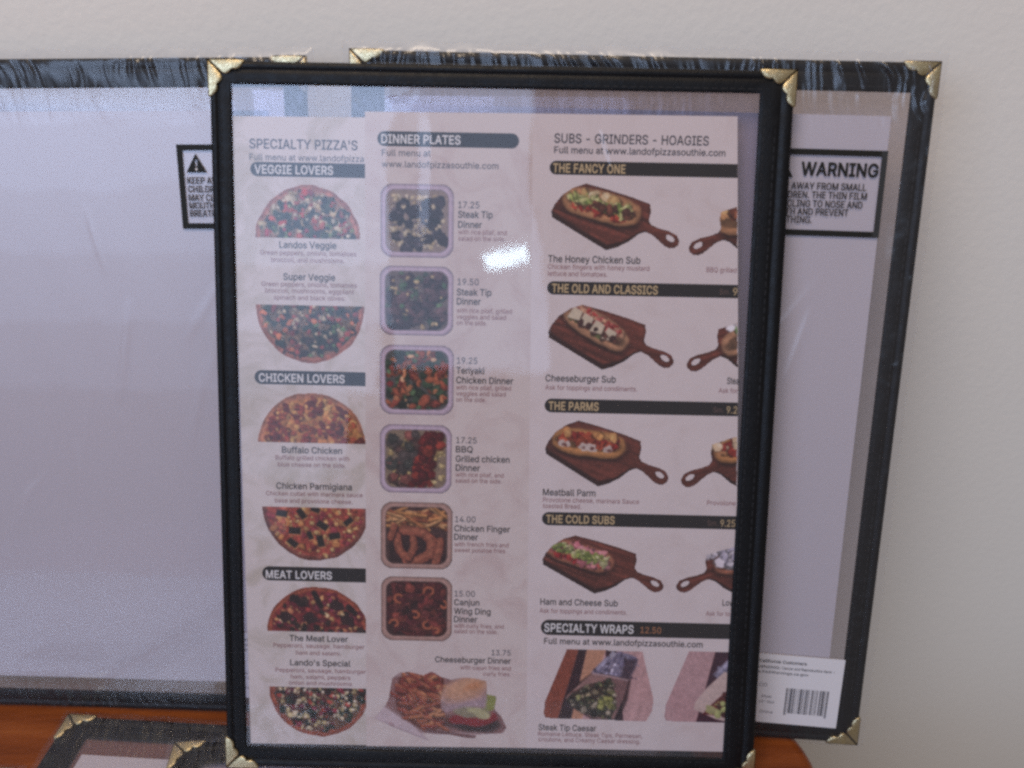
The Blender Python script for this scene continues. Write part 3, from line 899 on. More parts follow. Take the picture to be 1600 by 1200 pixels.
def insert_card(mat4, label):
    root = empty('insert_card', mat4 @ Matrix.Translation((0.0655, -0.00072, 0.0087)) @ Matrix.Rotation(R(1.3), 4, 'Y'), label, 'card', 'product cards in the wrapped covers')
    ox, oz = 65.5, 8.7
    link('card', box_mesh('card', 0, 0.0438, 0, 0.00025, 0, 0.0350), M_card, root)

    def L(s, a, b, z, h):
        return (s, a - ox, b - ox, z - oz, h)
    write('card_heading', root, [L('For California Customers', 66.6, 92.2, 39.4, 1.5)], 'black', 2, -0.00006)
    write('card_warning', root, [L('WARNING:', 66.6, 80.4, 36.5, 1.25), L('Cancer and Reproductive Harm -', 81.2, 105.2, 36.5, 1.25),
                                 L('www.P65Warnings.ca.gov', 66.6, 93.6, 34.0, 1.25)], 'black', 1, -0.00006)
    write('card_text', root, [L('CO', 71.6, 75.4, 27.2, 1.7), L('Style', 73.4, 78.0, 21.6, 1.25), L('15" Slot', 72.4, 79.6, 18.8, 1.25), L('China', 73.4, 79.4, 13.6, 1.3)], 'grey', 1, -0.00006)
    V, F = [], []
    bars = [2, 1, 1, 2, 1, 1, 3, 1, 1, 1, 2, 2, 1, 3, 1, 2, 3, 1, 1, 1, 1, 2, 1, 1, 2, 1, 1, 1, 1, 3, 1, 1, 2, 2, 1, 2, 1, 1, 1, 3, 2, 1, 1, 1, 3, 1, 1, 2, 1, 1, 2, 1]
    tot = sum(bars)
    x = 84.4 - ox
    k = 19.8 / tot
    for i, bwid in enumerate(bars):
        if i % 2 == 0:
            long_ = i < 3 or i > len(bars) - 5
            z0 = (13.4 if long_ else 14.4) - oz
            o = len(V)
            for p in ((x, z0), (x + bwid * k, z0), (x + bwid * k, 27.2 - oz), (x, 27.2 - oz)):
                V.append((p[0] / 1000, -0.00006, p[1] / 1000))
            F.append((o, o + 1, o + 2, o + 3))
        x += bwid * k
    link('bar_code', mesh('bar_code', V, F), INK['title'], root)
    return root


insert_card(P_RIGHT, 'small white card with a bar code inside the wrapped cover at the right')
insert_card(P_LEFT, 'small white card whose edge shows in the wrapped cover at the left')

# ------------------------------------------------------------------ printed pictures, painted cell by cell


class Pic:
    """a printed photograph as a fine grid of coloured cells; own units, y down, mapped to a millimetre rectangle"""

    def __init__(self, x0, y0, x1, y1, rect, step=0.28):
        self.b = (x0, y0, x1, y1)
        self.rect = rect                                # mm: left, right, bottom, top
        nx = int((rect[1] - rect[0]) / step) + 1
        ny = int((rect[3] - rect[2]) / step) + 1
        self.X, self.Y = np.meshgrid(np.linspace(x0, x1, nx), np.linspace(y0, y1, ny))
        self.img = np.full((ny, nx, 3), 0.5)
        self.mask = np.zeros((ny, nx), bool)
        self.px = (x1 - x0) / nx

    def blend(self, d, col, soft=None, alpha=1.0):
        s = soft or self.px
        a = np.clip(0.5 - d / s, 0, 1)[..., None] * alpha
        self.img = self.img * (1 - a) + np.array(col, float) / 255 * a

    def ell(self, cx, cy, rx, ry, ang, col, wob=0.0, soft=None, alpha=1.0, seed=0):
        c, s = math.cos(ang), math.sin(ang)
        dx, dy = self.X - cx, self.Y - cy
        u = (dx * c + dy * s) / rx
        v = (-dx * s + dy * c) / ry
        d = (np.sqrt(u * u + v * v) - 1) * min(rx, ry)
        if wob:
            d = d + wob * vnoise(self.X / max(rx, ry) * 1.6 + seed, self.Y / max(rx, ry) * 1.6 + seed * 2.3, seed % 97)
        self.blend(d, col, soft, alpha)
        return d

    def line(self, a, b, w, col, soft=None, alpha=1.0):
        ax, ay = a
        bx, by = b
        L2 = (bx - ax) ** 2 + (by - ay) ** 2 + 1e-9
        t = np.clip(((self.X - ax) * (bx - ax) + (self.Y - ay) * (by - ay)) / L2, 0, 1)
        d = np.hypot(self.X - ax - t * (bx - ax), self.Y - ay - t * (by - ay)) - w / 2
        self.blend(d, col, soft, alpha)

    def curve(self, pts, w, col, alpha=1.0):
        for a, b in zip(pts[:-1], pts[1:]):
            self.line(a, b, w, col, alpha=alpha)

    def sdf(self, pts):
        x, y = self.X, self.Y
        inside = np.zeros(x.shape, bool)
        dist = np.full(x.shape, 1e9)
        n = len(pts)
        for i in range(n):
            ax, ay = pts[i]
            bx, by = pts[(i + 1) % n]
            if ay != by:
                cr = ((ay > y) != (by > y)) & (x < (bx - ax) * (y - ay) / (by - ay) + ax)
                inside ^= cr
            L2 = (bx - ax) ** 2 + (by - ay) ** 2 + 1e-9
            t = np.clip(((x - ax) * (bx - ax) + (y - ay) * (by - ay)) / L2, 0, 1)
            dist = np.minimum(dist, np.hypot(x - ax - t * (bx - ax), y - ay - t * (by - ay)))
        return np.where(inside, -dist, dist)

    def poly(self, pts, col, soft=None, alpha=1.0):
        d = self.sdf(pts)
        self.blend(d, col, soft, alpha)
        return d

    def mottle(self, d, amp, scale, seed, tint=(1, 1, 1)):
        a = (d < 0).astype(float)[..., None]
        n = vnoise(self.X / scale, self.Y / scale, seed)[..., None] * 0.6 + vnoise(self.X / scale * 2.3, self.Y / scale * 2.3, seed + 1)[..., None] * 0.4
        self.img = np.clip(self.img * (1 + a * amp * n * np.array(tint)), 0, 1)

    def blobs(self, n, region, cols, size, seed, squash=(0.5, 1.0), alpha=1.0, shade=True):
        r = np.random.default_rng(seed)
        x0, y0, x1, y1 = self.b
        k = 0
        tries = 0
        while k < n and tries < n * 30:
            tries += 1
            cx, cy = r.uniform(x0, x1), r.uniform(y0, y1)
            j = int(np.clip((cx - x0) / (x1 - x0) * (self.X.shape[1] - 1), 0, self.X.shape[1] - 1))
            i = int(np.clip((cy - y0) / (y1 - y0) * (self.X.shape[0] - 1), 0, self.X.shape[0] - 1))
            if region[i, j] > -size[0] * 0.5:
                continue
            k += 1
            s = r.uniform(*size)
            q = r.uniform(*squash)
            ang = r.uniform(0, math.pi)
            c = np.array(cols[r.integers(len(cols))], float) * r.uniform(0.8, 1.18)
            if shade:
                self.ell(cx + s * 0.12, cy + s * 0.16, s * 1.05, s * q * 1.1, ang, c * 0.45, s * 0.25, alpha=alpha * 0.7, seed=int(r.integers(900)))
            self.ell(cx, cy, s, s * q, ang, c, s * 0.3, alpha=alpha, seed=int(r.integers(900)))
            if shade:
                self.ell(cx - s * 0.2, cy - s * 0.2, s * 0.4, s * q * 0.35, ang, np.minimum(c * 1.35 + 12, 255), s * 0.2, alpha=0.5 * alpha, seed=int(r.integers(900)))

    def build(self, name, parent, label=None, y=-0.00004, clip=None, gain=0.80):
        x0, y0, x1, y1 = self.b
        l, r_, b_, t_ = self.rect
        xm = l + (self.X - x0) / (x1 - x0) * (r_ - l)
        zm = t_ - (self.Y - y0) / (y1 - y0) * (t_ - b_)
        keep = self.mask.copy()
        if clip is not None:
            keep &= xm < clip(zm)
        g = np.clip(self.img, 0, 1)
        ii, jj = np.indices(g.shape[:2])
        grain = vnoise(ii / 1.7, jj / 1.7, 61) * 0.12 + vnoise(ii / 4.1, jj / 4.1, 62) * 0.10
        g = g * (1 + grain[..., None] * (0.10 + 1.0 * (1 - g.mean(-1, keepdims=True))))
        for _ in range(1):
            q = np.pad(g, ((1, 1), (1, 1), (0, 0)), 'edge')
            g = (q[1:-1, 1:-1] * 2 + q[:-2, 1:-1] + q[2:, 1:-1] + q[1:-1, :-2] + q[1:-1, 2:]) / 6
        lum = g.mean(-1, keepdims=True)
        g = np.clip(lum + (g - lum) * 0.82, 0, 1)
        g = np.clip(g * np.array([1.02, 0.965, 0.99]), 0, 1)
        lin = np.where(g <= 0.04045, g / 12.92, ((g + 0.055) / 1.055) ** 2.4) * gain
        o = link(name, grid_mesh(name, np.stack([xm / 1000, np.full_like(xm, y), zm / 1000], -1), False, lin, keep), M_ink, parent)
        if label:
            o['label'] = label
        return o


def pizza(parent, x0, x1, zflat, ztip, style, seed, label):
    up = ztip > zflat
    h = abs(ztip - zflat)
    p = Pic(0, 0, x1 - x0, h, (x0, x1, min(zflat, ztip), max(zflat, ztip)))
    w = x1 - x0
    cy = h if up else 0.0
    # the centre of the circle lies so that the half disc has width w at the cut and height h
    rx = w / 2
    k = h / rx
    Y2 = (p.Y - cy) / (k if k > 0.8 else 1)
    rad = np.hypot(p.X - w / 2, Y2)
    rad = rad + 0.35 * vnoise(p.X / 4, p.Y / 4, seed)
    p.mask = rad < rx
    d_out = rad - rx
    st = {
        'veggie': dict(crust=(196, 118, 92), base=(160, 120, 92), layers=[
            (70, [(196, 178, 128), (214, 200, 158), (170, 150, 104)], (0.9, 2.0)), (62, [(36, 52, 40), (52, 72, 48), (30, 40, 34)], (0.9, 2.1)),
            (26, [(196, 52, 48), (206, 84, 66), (180, 44, 66)], (0.8, 1.9)), (30, [(214, 206, 170), (120, 150, 84)], (0.4, 1.1))]),
        'super': dict(crust=(190, 108, 78), base=(120, 96, 70), layers=[
            (66, [(34, 46, 38), (44, 60, 42), (54, 40, 40)], (1.0, 2.5)), (30, [(150, 58, 54), (176, 70, 60)], (0.8, 1.7)),
            (44, [(206, 190, 150), (186, 176, 140), (92, 130, 76)], (0.5, 1.3)), (10, [(222, 120, 70)], (0.8, 1.6))]),
        'buffalo': dict(crust=(196, 124, 84), base=(206, 132, 66), layers=[
            (40, [(222, 170, 90), (214, 150, 76)], (0.8, 2.0)), (46, [(150, 54, 40), (128, 44, 38), (168, 74, 46)], (1.2, 2.7)), (40, [(190, 92, 52), (222, 160, 82)], (0.5, 1.2))]),
        'parm': dict(crust=(140, 76, 62), base=(176, 72, 56), layers=[
            (60, [(206, 132, 70), (190, 92, 62), (150, 54, 62)], (0.8, 2.2)), (36, [(222, 184, 110), (214, 160, 92)], (0.5, 1.4))]),
        'meat': dict(crust=(178, 84, 54), base=(134, 44, 44), layers=[
            (52, [(110, 30, 42), (150, 52, 46), (96, 34, 44)], (1.0, 2.6)), (34, [(214, 160, 92), (196, 120, 76)], (0.5, 1.5)),
            (22, [(48, 34, 30), (60, 40, 36)], (1.0, 2.3)), (16, [(150, 48, 74), (222, 190, 130)], (0.5, 1.2))]),
        'special': dict(crust=(176, 88, 60), base=(110, 80, 60), layers=[
            (70, [(32, 46, 38), (44, 62, 46), (52, 40, 40)], (0.9, 2.2)), (44, [(210, 196, 150), (196, 180, 120)], (0.5, 1.6)),
            (26, [(150, 44, 60), (176, 70, 56), (120, 40, 60)], (0.7, 1.6)), (24, [(226, 214, 180)], (0.35, 0.9))]),
    }[style]
    p.img[:] = np.array(st['crust']) / 255
    p.mottle(d_out, 0.28, 2.2, seed + 3)
    p.blend(np.abs(rad - rx * 0.965) - 0.25, np.array(st['crust']) * 0.62, 0.8, 0.7)
    inner = rad - rx * 0.90 + 0.5 * vnoise(p.X / 3, p.Y / 3, seed + 4)
    p.blend(inner, st['base'], 0.9)
    p.mottle(inner, 0.35, 1.3, seed + 6)
    for i, (n, cols, size) in enumerate(st['layers']):
        p.blobs(int(n * 1.5), inner, cols, (size[0] * 0.75, size[1] * 0.85), seed * 11 + i)
    if style == 'parm':
        for cx, cy_, a, s in ((8.5, 3, .1, 2.4), (17, 3, .9, 2.4), (26, 8, .5, 2.6), (37, 6, 2.4, 2.2), (14, 10.5, .0, 2.6), (20.5, 12.5, 1.2, 1.9), (25, 15, 1.3, 2.6), (31, 12.5, 2.9, 2.5), (13, 16, .6, 2.4), (23, 1, .3, 2.0)):
            ca, sa = math.cos(a), math.sin(a)
            q = [(cx + ca * u * s - sa * v * s * .62, cy_ + sa * u * s + ca * v * s * .62) for u, v in ((-1, -1), (1, -.9), (.9, 1), (-1.1, .8))]
            p.poly([(u + .3, v + .4) for u, v in q], (222, 160, 90), 1.0)
            p.poly(q, (46, 38, 34))
    if style == 'meat':
        for a, b_ in (((21, 3), (24, 9)), ((12, 5), (14, 7.5)), ((36, 9), (39, 12))):
            p.line(a, b_, 2.4, (44, 28, 26))
        for cx, cy_ in ((8, 14.5), (19, 14.5), (31, 8.5), (36, 15.5)):
            p.ell(cx, cy_, 3.0, 2.3, .4, (58, 34, 34), 0.6, seed=5)
    p.build('pizza_picture', parent, label)


def tray(parent, rect, style, seed, label):
    p = Pic(0, 0, 31, 30, rect)
    def rr_(ins, r):
        dx = np.abs(p.X - 15.5) - (15.5 - ins - r)
        dy = np.abs(p.Y - 15) - (15 - ins - r)
        return np.hypot(np.maximum(dx, 0), np.maximum(dy, 0)) + np.minimum(np.maximum(dx, dy), 0) - r
    dark = style in ('fingers', 'wings')
    p.mask = rr_(0.0, 5.5) < 0
    rim = (176, 140, 124) if dark else (188, 172, 186)
    p.img[:] = np.array(rim) / 255 * 0.62
    p.blend(rr_(0.5, 5.2), rim, 0.5)
    p.blend(rr_(1.5, 4.6), np.array(rim) * 1.12, 0.5)
    p.blend(rr_(2.2, 4.2), np.array(rim) * (0.55 if dark else 0.72), 0.5)
    inner = rr_(2.5, 3.9)
    rim_img = p.img.copy()
    r = np.random.default_rng(seed)
    if style == 'rice':
        p.blend(inner, (150, 132, 116), 0.6)
        food = rr_(4.2, 3.5)
        p.blobs(150, food, [(206, 190, 140), (216, 204, 164), (186, 164, 112)], (0.6, 1.3), seed, alpha=0.9)
        for cx, cy in ((9, 9), (14, 11), (20, 8.5), (24, 8), (7, 13), (12, 16), (22, 16), (19, 13), (7, 21), (12, 22), (16, 24), (11, 26), (20, 22), (24, 20), (26, 22), (23, 12)):
            s = r.uniform(2.2, 3.4)
            c = [(66, 54, 60), (52, 42, 48), (48, 30, 30)][r.integers(3)]
            p.ell(cx + .3, cy + .4, s, s * .8, r.uniform(0, 3), np.array(c) * .55, .8, seed=int(r.integers(99)))
            p.ell(cx, cy, s * .92, s * .72, r.uniform(0, 3), c, .8, seed=int(r.integers(99)))
        p.blobs(40, food, [(214, 200, 150), (100, 88, 92)], (0.4, 1.2), seed + 1, alpha=.8)
    elif style == 'steak':
        p.blend(inner, (112, 100, 92), 0.6)
        food = rr_(3.0, 3.8)
        p.blobs(60, food, [(66, 96, 64), (90, 128, 80), (54, 74, 54), (180, 160, 110)], (0.8, 2.0), seed)
        p.blobs(64, food, [(88, 62, 64), (72, 50, 54), (104, 76, 76), (58, 44, 50)], (1.6, 3.4), seed + 1, (0.35, 0.7))
        p.blobs(26, food, [(78, 122, 74), (112, 84, 80), (206, 180, 120)], (0.5, 1.3), seed + 2)
    elif style == 'teriyaki':
        p.blend(inner, (84, 86, 80), 0.6)
        food = rr_(2.6, 3.9)
        p.blobs(70, food, [(40, 58, 40), (54, 80, 54), (34, 42, 36)], (1.2, 2.6), seed)
        p.blobs(70, food, [(178, 92, 54), (160, 76, 48), (200, 124, 76), (140, 60, 44)], (0.9, 2.3), seed + 1, (0.4, .75))
        p.blobs(22, food, [(84, 120, 74), (120, 36, 36), (222, 170, 120)], (0.5, 1.3), seed + 2)
    elif style == 'bbq':
        p.blend(inner, (140, 122, 96), 0.6)
        food = rr_(3.4, 3.8)
        p.blobs(110, food, [(196, 170, 100), (206, 186, 120)], (0.6, 1.4), seed)
        left = np.maximum(food, p.X - 17 - (12 - p.Y) * .1)
        p.blobs(46, left, [(70, 62, 58), (54, 56, 50), (96, 66, 58), (130, 70, 60)], (1.1, 2.6), seed + 1)
        strip = np.maximum(food, np.abs((p.X - 20.5) + (p.Y - 14) * .28) - 4.2)
        p.blobs(64, strip, [(122, 28, 26), (98, 20, 22), (150, 48, 32), (84, 18, 22)], (1.1, 2.5), seed + 2)
    elif style == 'fingers':
        p.blend(inner, (78, 50, 46), 0.6)
        for k in range(60):
            cx, cy = r.uniform(4, 27), r.uniform(4, 11)
            a = r.uniform(-.7, .7)
            L = r.uniform(3, 6)
            c = np.array([(206, 140, 72), (190, 116, 62), (216, 160, 96), (160, 84, 50)][r.integers(4)])
            p.line((cx - L * math.cos(a), cy - L * math.sin(a) + .3), (cx + L * math.cos(a), cy + L * math.sin(a) + .3), 1.3, c * .5)
            p.line((cx - L * math.cos(a), cy - L * math.sin(a)), (cx + L * math.cos(a), cy + L * math.sin(a)), 1.0, c)
        p.poly([(4, 13), (12, 10.5), (27, 17), (28, 27), (4, 27)], (56, 32, 32), 1.5)
        for pts, w in (([(7, 15), (8, 21), (11, 25)], 3.6), ([(10, 12.5), (18, 13.5), (22, 17), (21.5, 23), (16, 26), (11.5, 26)], 4.4), ([(14, 16), (14.5, 20), (12, 25)], 3.2), ([(25.5, 17), (25, 22), (23.5, 27)], 3.4), ([(6, 11), (4.5, 16)], 3)):
            p.curve([(x + .3, y + .4) for x, y in pts], w * 1.1, (70, 30, 28))
            p.curve(pts, w * .92, (150, 78, 54))
            p.curve([(x - .3, y - .4) for x, y in pts], w * .4, (176, 102, 70), .6)
        p.mottle(rr_(3, 3.8), .25, 1.0, seed)
    else:
        p.blend(inner, (66, 34, 34), 0.6)
        food = rr_(3.0, 3.8)
        p.blobs(30, food, [(110, 40, 36), (92, 30, 32), (80, 26, 30)], (2.4, 4.4), seed)
        p.blobs(46, food, [(128, 54, 42), (74, 24, 28), (104, 44, 40)], (0.9, 2.2), seed + 1)
        for cx, cy, s in ((21, 7, 2.6), (8, 10, 2.4), (20, 22, 2.4), (15, 18, 2.0), (27, 13, 1.9), (6, 22, 2.2), (24, 25, 1.6)):
            a0 = r.uniform(0, 6)
            pts = [(cx + s * (1 - .08 * k) * math.cos(a0 + k * .7), cy + s * (1 - .08 * k) * math.sin(a0 + k * .7)) for k in range(7)]
            p.curve([(x + .25, y + .3) for x, y in pts], 1.3, (60, 20, 20))
            p.curve(pts, 1.0, (188, 98, 60))
    a = np.clip(0.5 - inner / 0.6, 0, 1)[..., None]
    p.img = p.img * a + rim_img * (1 - a)
    # print gloss of the lid edge
    p.blend(np.abs(rr_(2.0, 4.3)) - .12, np.minimum(np.array(rim) * 1.2, 255), 0.4, 0.6)
    p.build('dinner_picture', parent, label)


BOARD = [(315, 85), (420, 112), (560, 155), (655, 190), (661, 235), (652, 280), (665, 302), (700, 318), (760, 335), (800, 356), (815, 385), (812, 412), (790, 430), (762, 433), (735, 420), (705, 393), (670, 362),
         (635, 345), (600, 358), (550, 400), (490, 432), (430, 450), (300, 372), (140, 275), (135, 240), (152, 200), (190, 150), (250, 108)]


def board(parent, rect, style, seed, label, mirror=False, clip=None):
    p = Pic(130, 80, 820, 455, rect)
    if mirror:
        p.X = p.X[:, ::-1].copy()
    d = p.sdf(BOARD)
    hole = p.sdf([(765 + 22 * math.cos(a) * .95 + 8 * math.sin(a) * .3, 376 + 15 * math.sin(a) + 8 * math.cos(a)) for a in np.linspace(0, 6.28, 14)[:-1]])
    p.mask = (d < 0) & (hole > 0)
    n = vnoise((p.X * .35 - p.Y * .9) / 16, (p.X * .9 + p.Y * .4) / 240, seed)
    n2 = vnoise((p.X * .35 - p.Y * .9) / 6, (p.X * .9 + p.Y * .4) / 120, seed + 1)
    base = np.array([112, 54, 40]) / 255
    p.img[:] = base * (1 + .22 * n + .14 * n2)[..., None]
    # plank joints, rim and the dark side of the board
    for off in (0, 62):
        p.line((190 + off, 190 + off * .9), (600 + off * .3, 330 + off * .5), 3, (58, 30, 26), 3, .6)
    p.blend(np.abs(d + 7) - 2.5, (76, 40, 32), 5, .55)
    side = p.sdf([(135, 240), (150, 243), (300, 335), (436, 416), (520, 396), (600, 345), (640, 338), (600, 362), (550, 402), (490, 436), (430, 455), (300, 376), (135, 280)])
    p.blend(side, (52, 26, 24), 5, .92)
    p.line((146, 246), (436, 420), 3, (136, 80, 60), 3, .55)
    p.blend(np.abs(hole) - 3, (52, 26, 24), 4, .8)
    p.line((680, 318), (790, 362), 8, (132, 74, 56), 14, .4)
    # the sub
    cx, cy, rx, ry, a = {'chicken': (400, 205, 212, 78, .26), 'burger': (395, 205, 190, 72, .55), 'parm': (372, 205, 200, 72, .12), 'ham': (345, 205, 200, 70, .33)}[style.split('_')[0]]
    crust = {'chicken': (200, 140, 88), 'burger': (196, 142, 98), 'parm': (204, 138, 72), 'ham': (186, 112, 78)}[style.split('_')[0]]
    if style.endswith('_b'):
        cx += 70
    ca, sa = math.cos(a), math.sin(a)
    u = ((p.X - cx) * ca + (p.Y - cy) * sa) / rx
    v = (-(p.X - cx) * sa + (p.Y - cy) * ca) / ry
    def roll(du, dv, ku, kv):
        return ((np.abs((u - du) / ku) ** 3.2 + np.abs((v - dv) / kv) ** 2.3) ** (1 / 2.6) - 1) * ry + 3.5 * vnoise(p.X / 40, p.Y / 40, seed)
    crust = np.array(crust, float)
    p.blend(roll(.03, .30, 1.02, 1.02), (36, 18, 16), 22, .8)
    p.blend(roll(0, .16, 1.0, .96), crust * .62, 6)
    p.blend(roll(0, .10, .985, .90), crust * .92, 14)
    p.blend(roll(0, .62, .80, .16), np.minimum(crust * 1.14, 255), 16, .55)
    p.blend(roll(0, -.18, .97, .80), crust * .84, 8)
    p.blend(roll(0, -.40, .90, .40), np.minimum(crust * 1.08, 255), 18, .7)
    p.blend(roll(0, .05, .90, .52), crust * .50, 12, .8)
    def reg(u0, u1, v0, v1):
        return np.maximum(np.maximum(u0 - u, u - u1) * rx, np.maximum(v0 - v, v - v1) * ry)
    whole = roll(0, -.05, .93, .78)
    p.mottle(whole, .18, 14, seed + 5)
    def loc(uu, vv):
        return (cx + uu * rx * ca - vv * ry * sa, cy + uu * rx * sa + vv * ry * ca)
    st = style.split('_')[0]
    if style == 'burger_b':
        p.blobs(60, np.maximum(whole, reg(-1, 1, -.9, .5)), [(206, 206, 200), (130, 170, 96), (226, 224, 220)], (10, 26), seed)
    elif style == 'ham_b':
        p.blobs(60, np.maximum(whole, reg(-1, 1, -.9, .7)), [(208, 206, 214), (176, 174, 190), (226, 224, 228)], (14, 34), seed)
        p.ell(*loc(-.45, .35), 36, 22, .2, (196, 66, 60), 5, seed=3)
    elif style == 'chicken_b':
        p.blobs(50, np.maximum(whole, reg(-1, 1, -.6, .6)), [(150, 84, 50), (120, 60, 40), (206, 150, 90)], (14, 34), seed)
    elif style == 'parm_b':
        p.blobs(50, np.maximum(whole, reg(-1, 1, -.7, .5)), [(170, 50, 36), (206, 140, 84), (222, 196, 150), (140, 36, 32)], (14, 32), seed)
    elif st == 'chicken':
        p.blobs(16, np.maximum(whole, reg(-.6, .8, -.85, -.35)), [(214, 170, 98), (222, 196, 140)], (20, 44), seed)
        p.blobs(36, np.maximum(whole, reg(-.9, .85, .25, .62)), [(176, 44, 36), (196, 66, 44)], (12, 30), seed + 1, (.3, .6))
        p.blobs(90, np.maximum(whole, reg(-.92, .75, -.38, .35)), [(122, 150, 60), (160, 180, 84), (96, 124, 52), (196, 200, 120)], (9, 24), seed + 2, (.25, .7))
        p.blobs(18, np.maximum(whole, reg(-.3, .85, -.2, .4)), [(84, 46, 36), (110, 58, 40)], (12, 26), seed + 3)
    elif st == 'burger':
        p.blobs(40, np.maximum(whole, reg(-.8, .8, -.8, -.2)), [(176, 48, 44), (206, 150, 110), (196, 92, 80)], (10, 22), seed)
        p.blobs(24, np.maximum(whole, reg(-.9, .6, .2, .7)), [(120, 124, 62), (96, 104, 54), (84, 54, 44)], (12, 26), seed + 1)
        for uu in (-.72, -.36, 0.02, .42):
            o = loc(uu, -.02)
            q = [(o[0] + x * 1.0, o[1] + y) for x, y in ((-42, 26), (-6, -36), (40, -6), (22, 44))]
            p.poly([(x + 5, y + 7) for x, y in q], (74, 44, 40), 8, .8)
            p.poly(q, (216, 204, 168), 4)
            p.line(q[0], q[1], 3, (236, 226, 196), alpha=.7)
        p.blobs(16, np.maximum(whole, reg(-.6, .9, .1, .5)), [(70, 40, 36), (110, 62, 48)], (8, 18), seed + 2)
    elif st == 'parm':
        p.blobs(60, np.maximum(whole, reg(-.85, .85, -.55, .3)), [(166, 40, 30), (140, 30, 28), (190, 74, 40)], (14, 32), seed)
        p.blobs(16, np.maximum(whole, reg(-.8, .8, -.9, -.4)), [(208, 140, 70), (214, 156, 84)], (18, 36), seed + 1)
        for uu in (-.66, -.1, .1, .55):
            o = loc(uu, .36)
            p.ell(o[0], o[1], 30, 20, .2, (206, 192, 176), 8, seed=int(uu * 50 + 60))
            p.ell(o[0] + 4, o[1] + 5, 14, 9, .2, (120, 66, 56), 4, seed=4)
    else:
        p.blobs(50, np.maximum(whole, reg(-.95, .95, -.8, .8)), [(196, 104, 112), (176, 76, 88), (206, 130, 130)], (14, 34), seed, (.3, .7))
        p.blobs(26, np.maximum(whole, reg(-.85, .8, .3, .65)), [(186, 40, 40), (206, 70, 56)], (12, 26), seed + 1, (.3, .6))
        p.blobs(100, np.maximum(whole, reg(-.8, .8, -.45, .32)), [(150, 170, 70), (186, 196, 104), (206, 208, 140), (126, 150, 60)], (9, 22), seed + 2, (.2, .6))
    if mirror:
        p.X = p.X[:, ::-1].copy()
    p.build('sub_picture', parent, label, clip=clip)


def wrap_picture(parent, rect, seed, label, second=False, clip=None):
    p = Pic(125, 365, 805, 830, rect)
    out = p.sdf([(258, 370), (720, 375), (800, 680), (795, 760), (760, 828), (140, 822), (128, 800), (130, 720)])
    p.mask = out < 0
    g = vnoise(p.X / 20 + p.Y / 70, p.Y / 130, seed)[..., None]
    p.img[:] = np.array((206, 164, 158)) / 255 * (1 + .08 * g)
    if not second:
        p.poly([(258, 368), (332, 368), (215, 830), (120, 830), (128, 715)], (150, 76, 54), 4)
        p.poly([(332, 368), (382, 368), (298, 830), (215, 830)], (58, 40, 46), 4)
        p.poly([(382, 368), (495, 368), (440, 600), (360, 830), (298, 830)], (206, 150, 112), 4)
        p.poly([(495, 368), (560, 368), (620, 830), (500, 830)], (62, 40, 50), 4)
    else:
        p.poly([(258, 368), (410, 368), (318, 832), (120, 832), (128, 715)], (198, 158, 156), 4)
        p.poly([(420, 368), (560, 368), (560, 832), (322, 832)], (70, 36, 54), 4)
    # foil sleeve
    foil = p.poly([(410, 520), (450, 470), (500, 420), (540, 392), (580, 380), (630, 392), (680, 412), (694, 436), (680, 480), (650, 545), (610, 590), (500, 580)], (132, 130, 152), 8)
    p.blobs(60, foil, [(206, 206, 222), (112, 110, 140), (74, 66, 84), (170, 170, 196)], (8, 30), seed, (.15, .45), shade=False)
    p.poly([(612, 430), (690, 428), (672, 500), (640, 575), (590, 560)], (66, 52, 62), 24, .85)
    p.line((505, 425), (450, 500), 14, (190, 190, 212), 14, .8)
    p.line((565, 400), (520, 510), 10, (84, 78, 98), 12, .8)
    # tortilla
    if not second:
        p.poly([(410, 525), (530, 530), (655, 560), (640, 690), (590, 826), (430, 826), (250, 712), (258, 670), (320, 600)], (44, 30, 34), 14, .8)
        p.poly([(420, 520), (530, 535), (640, 560), (612, 680), (560, 820), (430, 815), (262, 700), (270, 670), (330, 610)], (160, 122, 112), 5)
        p.poly([(530, 545), (640, 562), (612, 680), (562, 815), (575, 740), (562, 640)], (128, 94, 92), 8, .8)
        p.line((425, 525), (636, 562), 9, (200, 176, 176), 8, .8)
        p.line((268, 690), (345, 606), 10, (190, 154, 138), 10, .7)
        inner = p.sdf([(262, 700), (300, 650), (380, 600), (530, 560), (560, 640), (575, 740), (540, 815), (440, 805), (330, 765)])
        p.blend(inner, (64, 60, 50), 6)
        p.line((300, 648), (528, 560), 8, (104, 70, 64), 6)
        p.blobs(80, inner, [(78, 88, 58), (52, 62, 48), (128, 132, 80), (150, 140, 104), (40, 42, 40), (168, 160, 132)], (7, 22), seed + 1)
        p.blobs(12, p.sdf([(460, 690), (540, 660), (560, 740), (470, 760)]), [(150, 156, 76), (166, 168, 96)], (10, 22), seed + 2)
    else:
        p.poly([(480, 500), (560, 500), (600, 600), (560, 830), (440, 800), (306, 740), (310, 700), (380, 600)], (212, 190, 176), 5)
        inner = p.sdf([(420, 700), (560, 560), (600, 700), (560, 790), (360, 770)])
        p.blend(inner, (96, 30, 30), 6)
        p.blobs(30, inner, [(120, 36, 34), (90, 26, 30), (150, 160, 90)], (10, 30), seed + 1)
        p.ell(410, 740, 36, 26, .5, (176, 176, 110), 6, seed=8)
    p.mottle(out, .06, 10, seed)
    p.build('wrap_picture', parent, label, clip=clip)


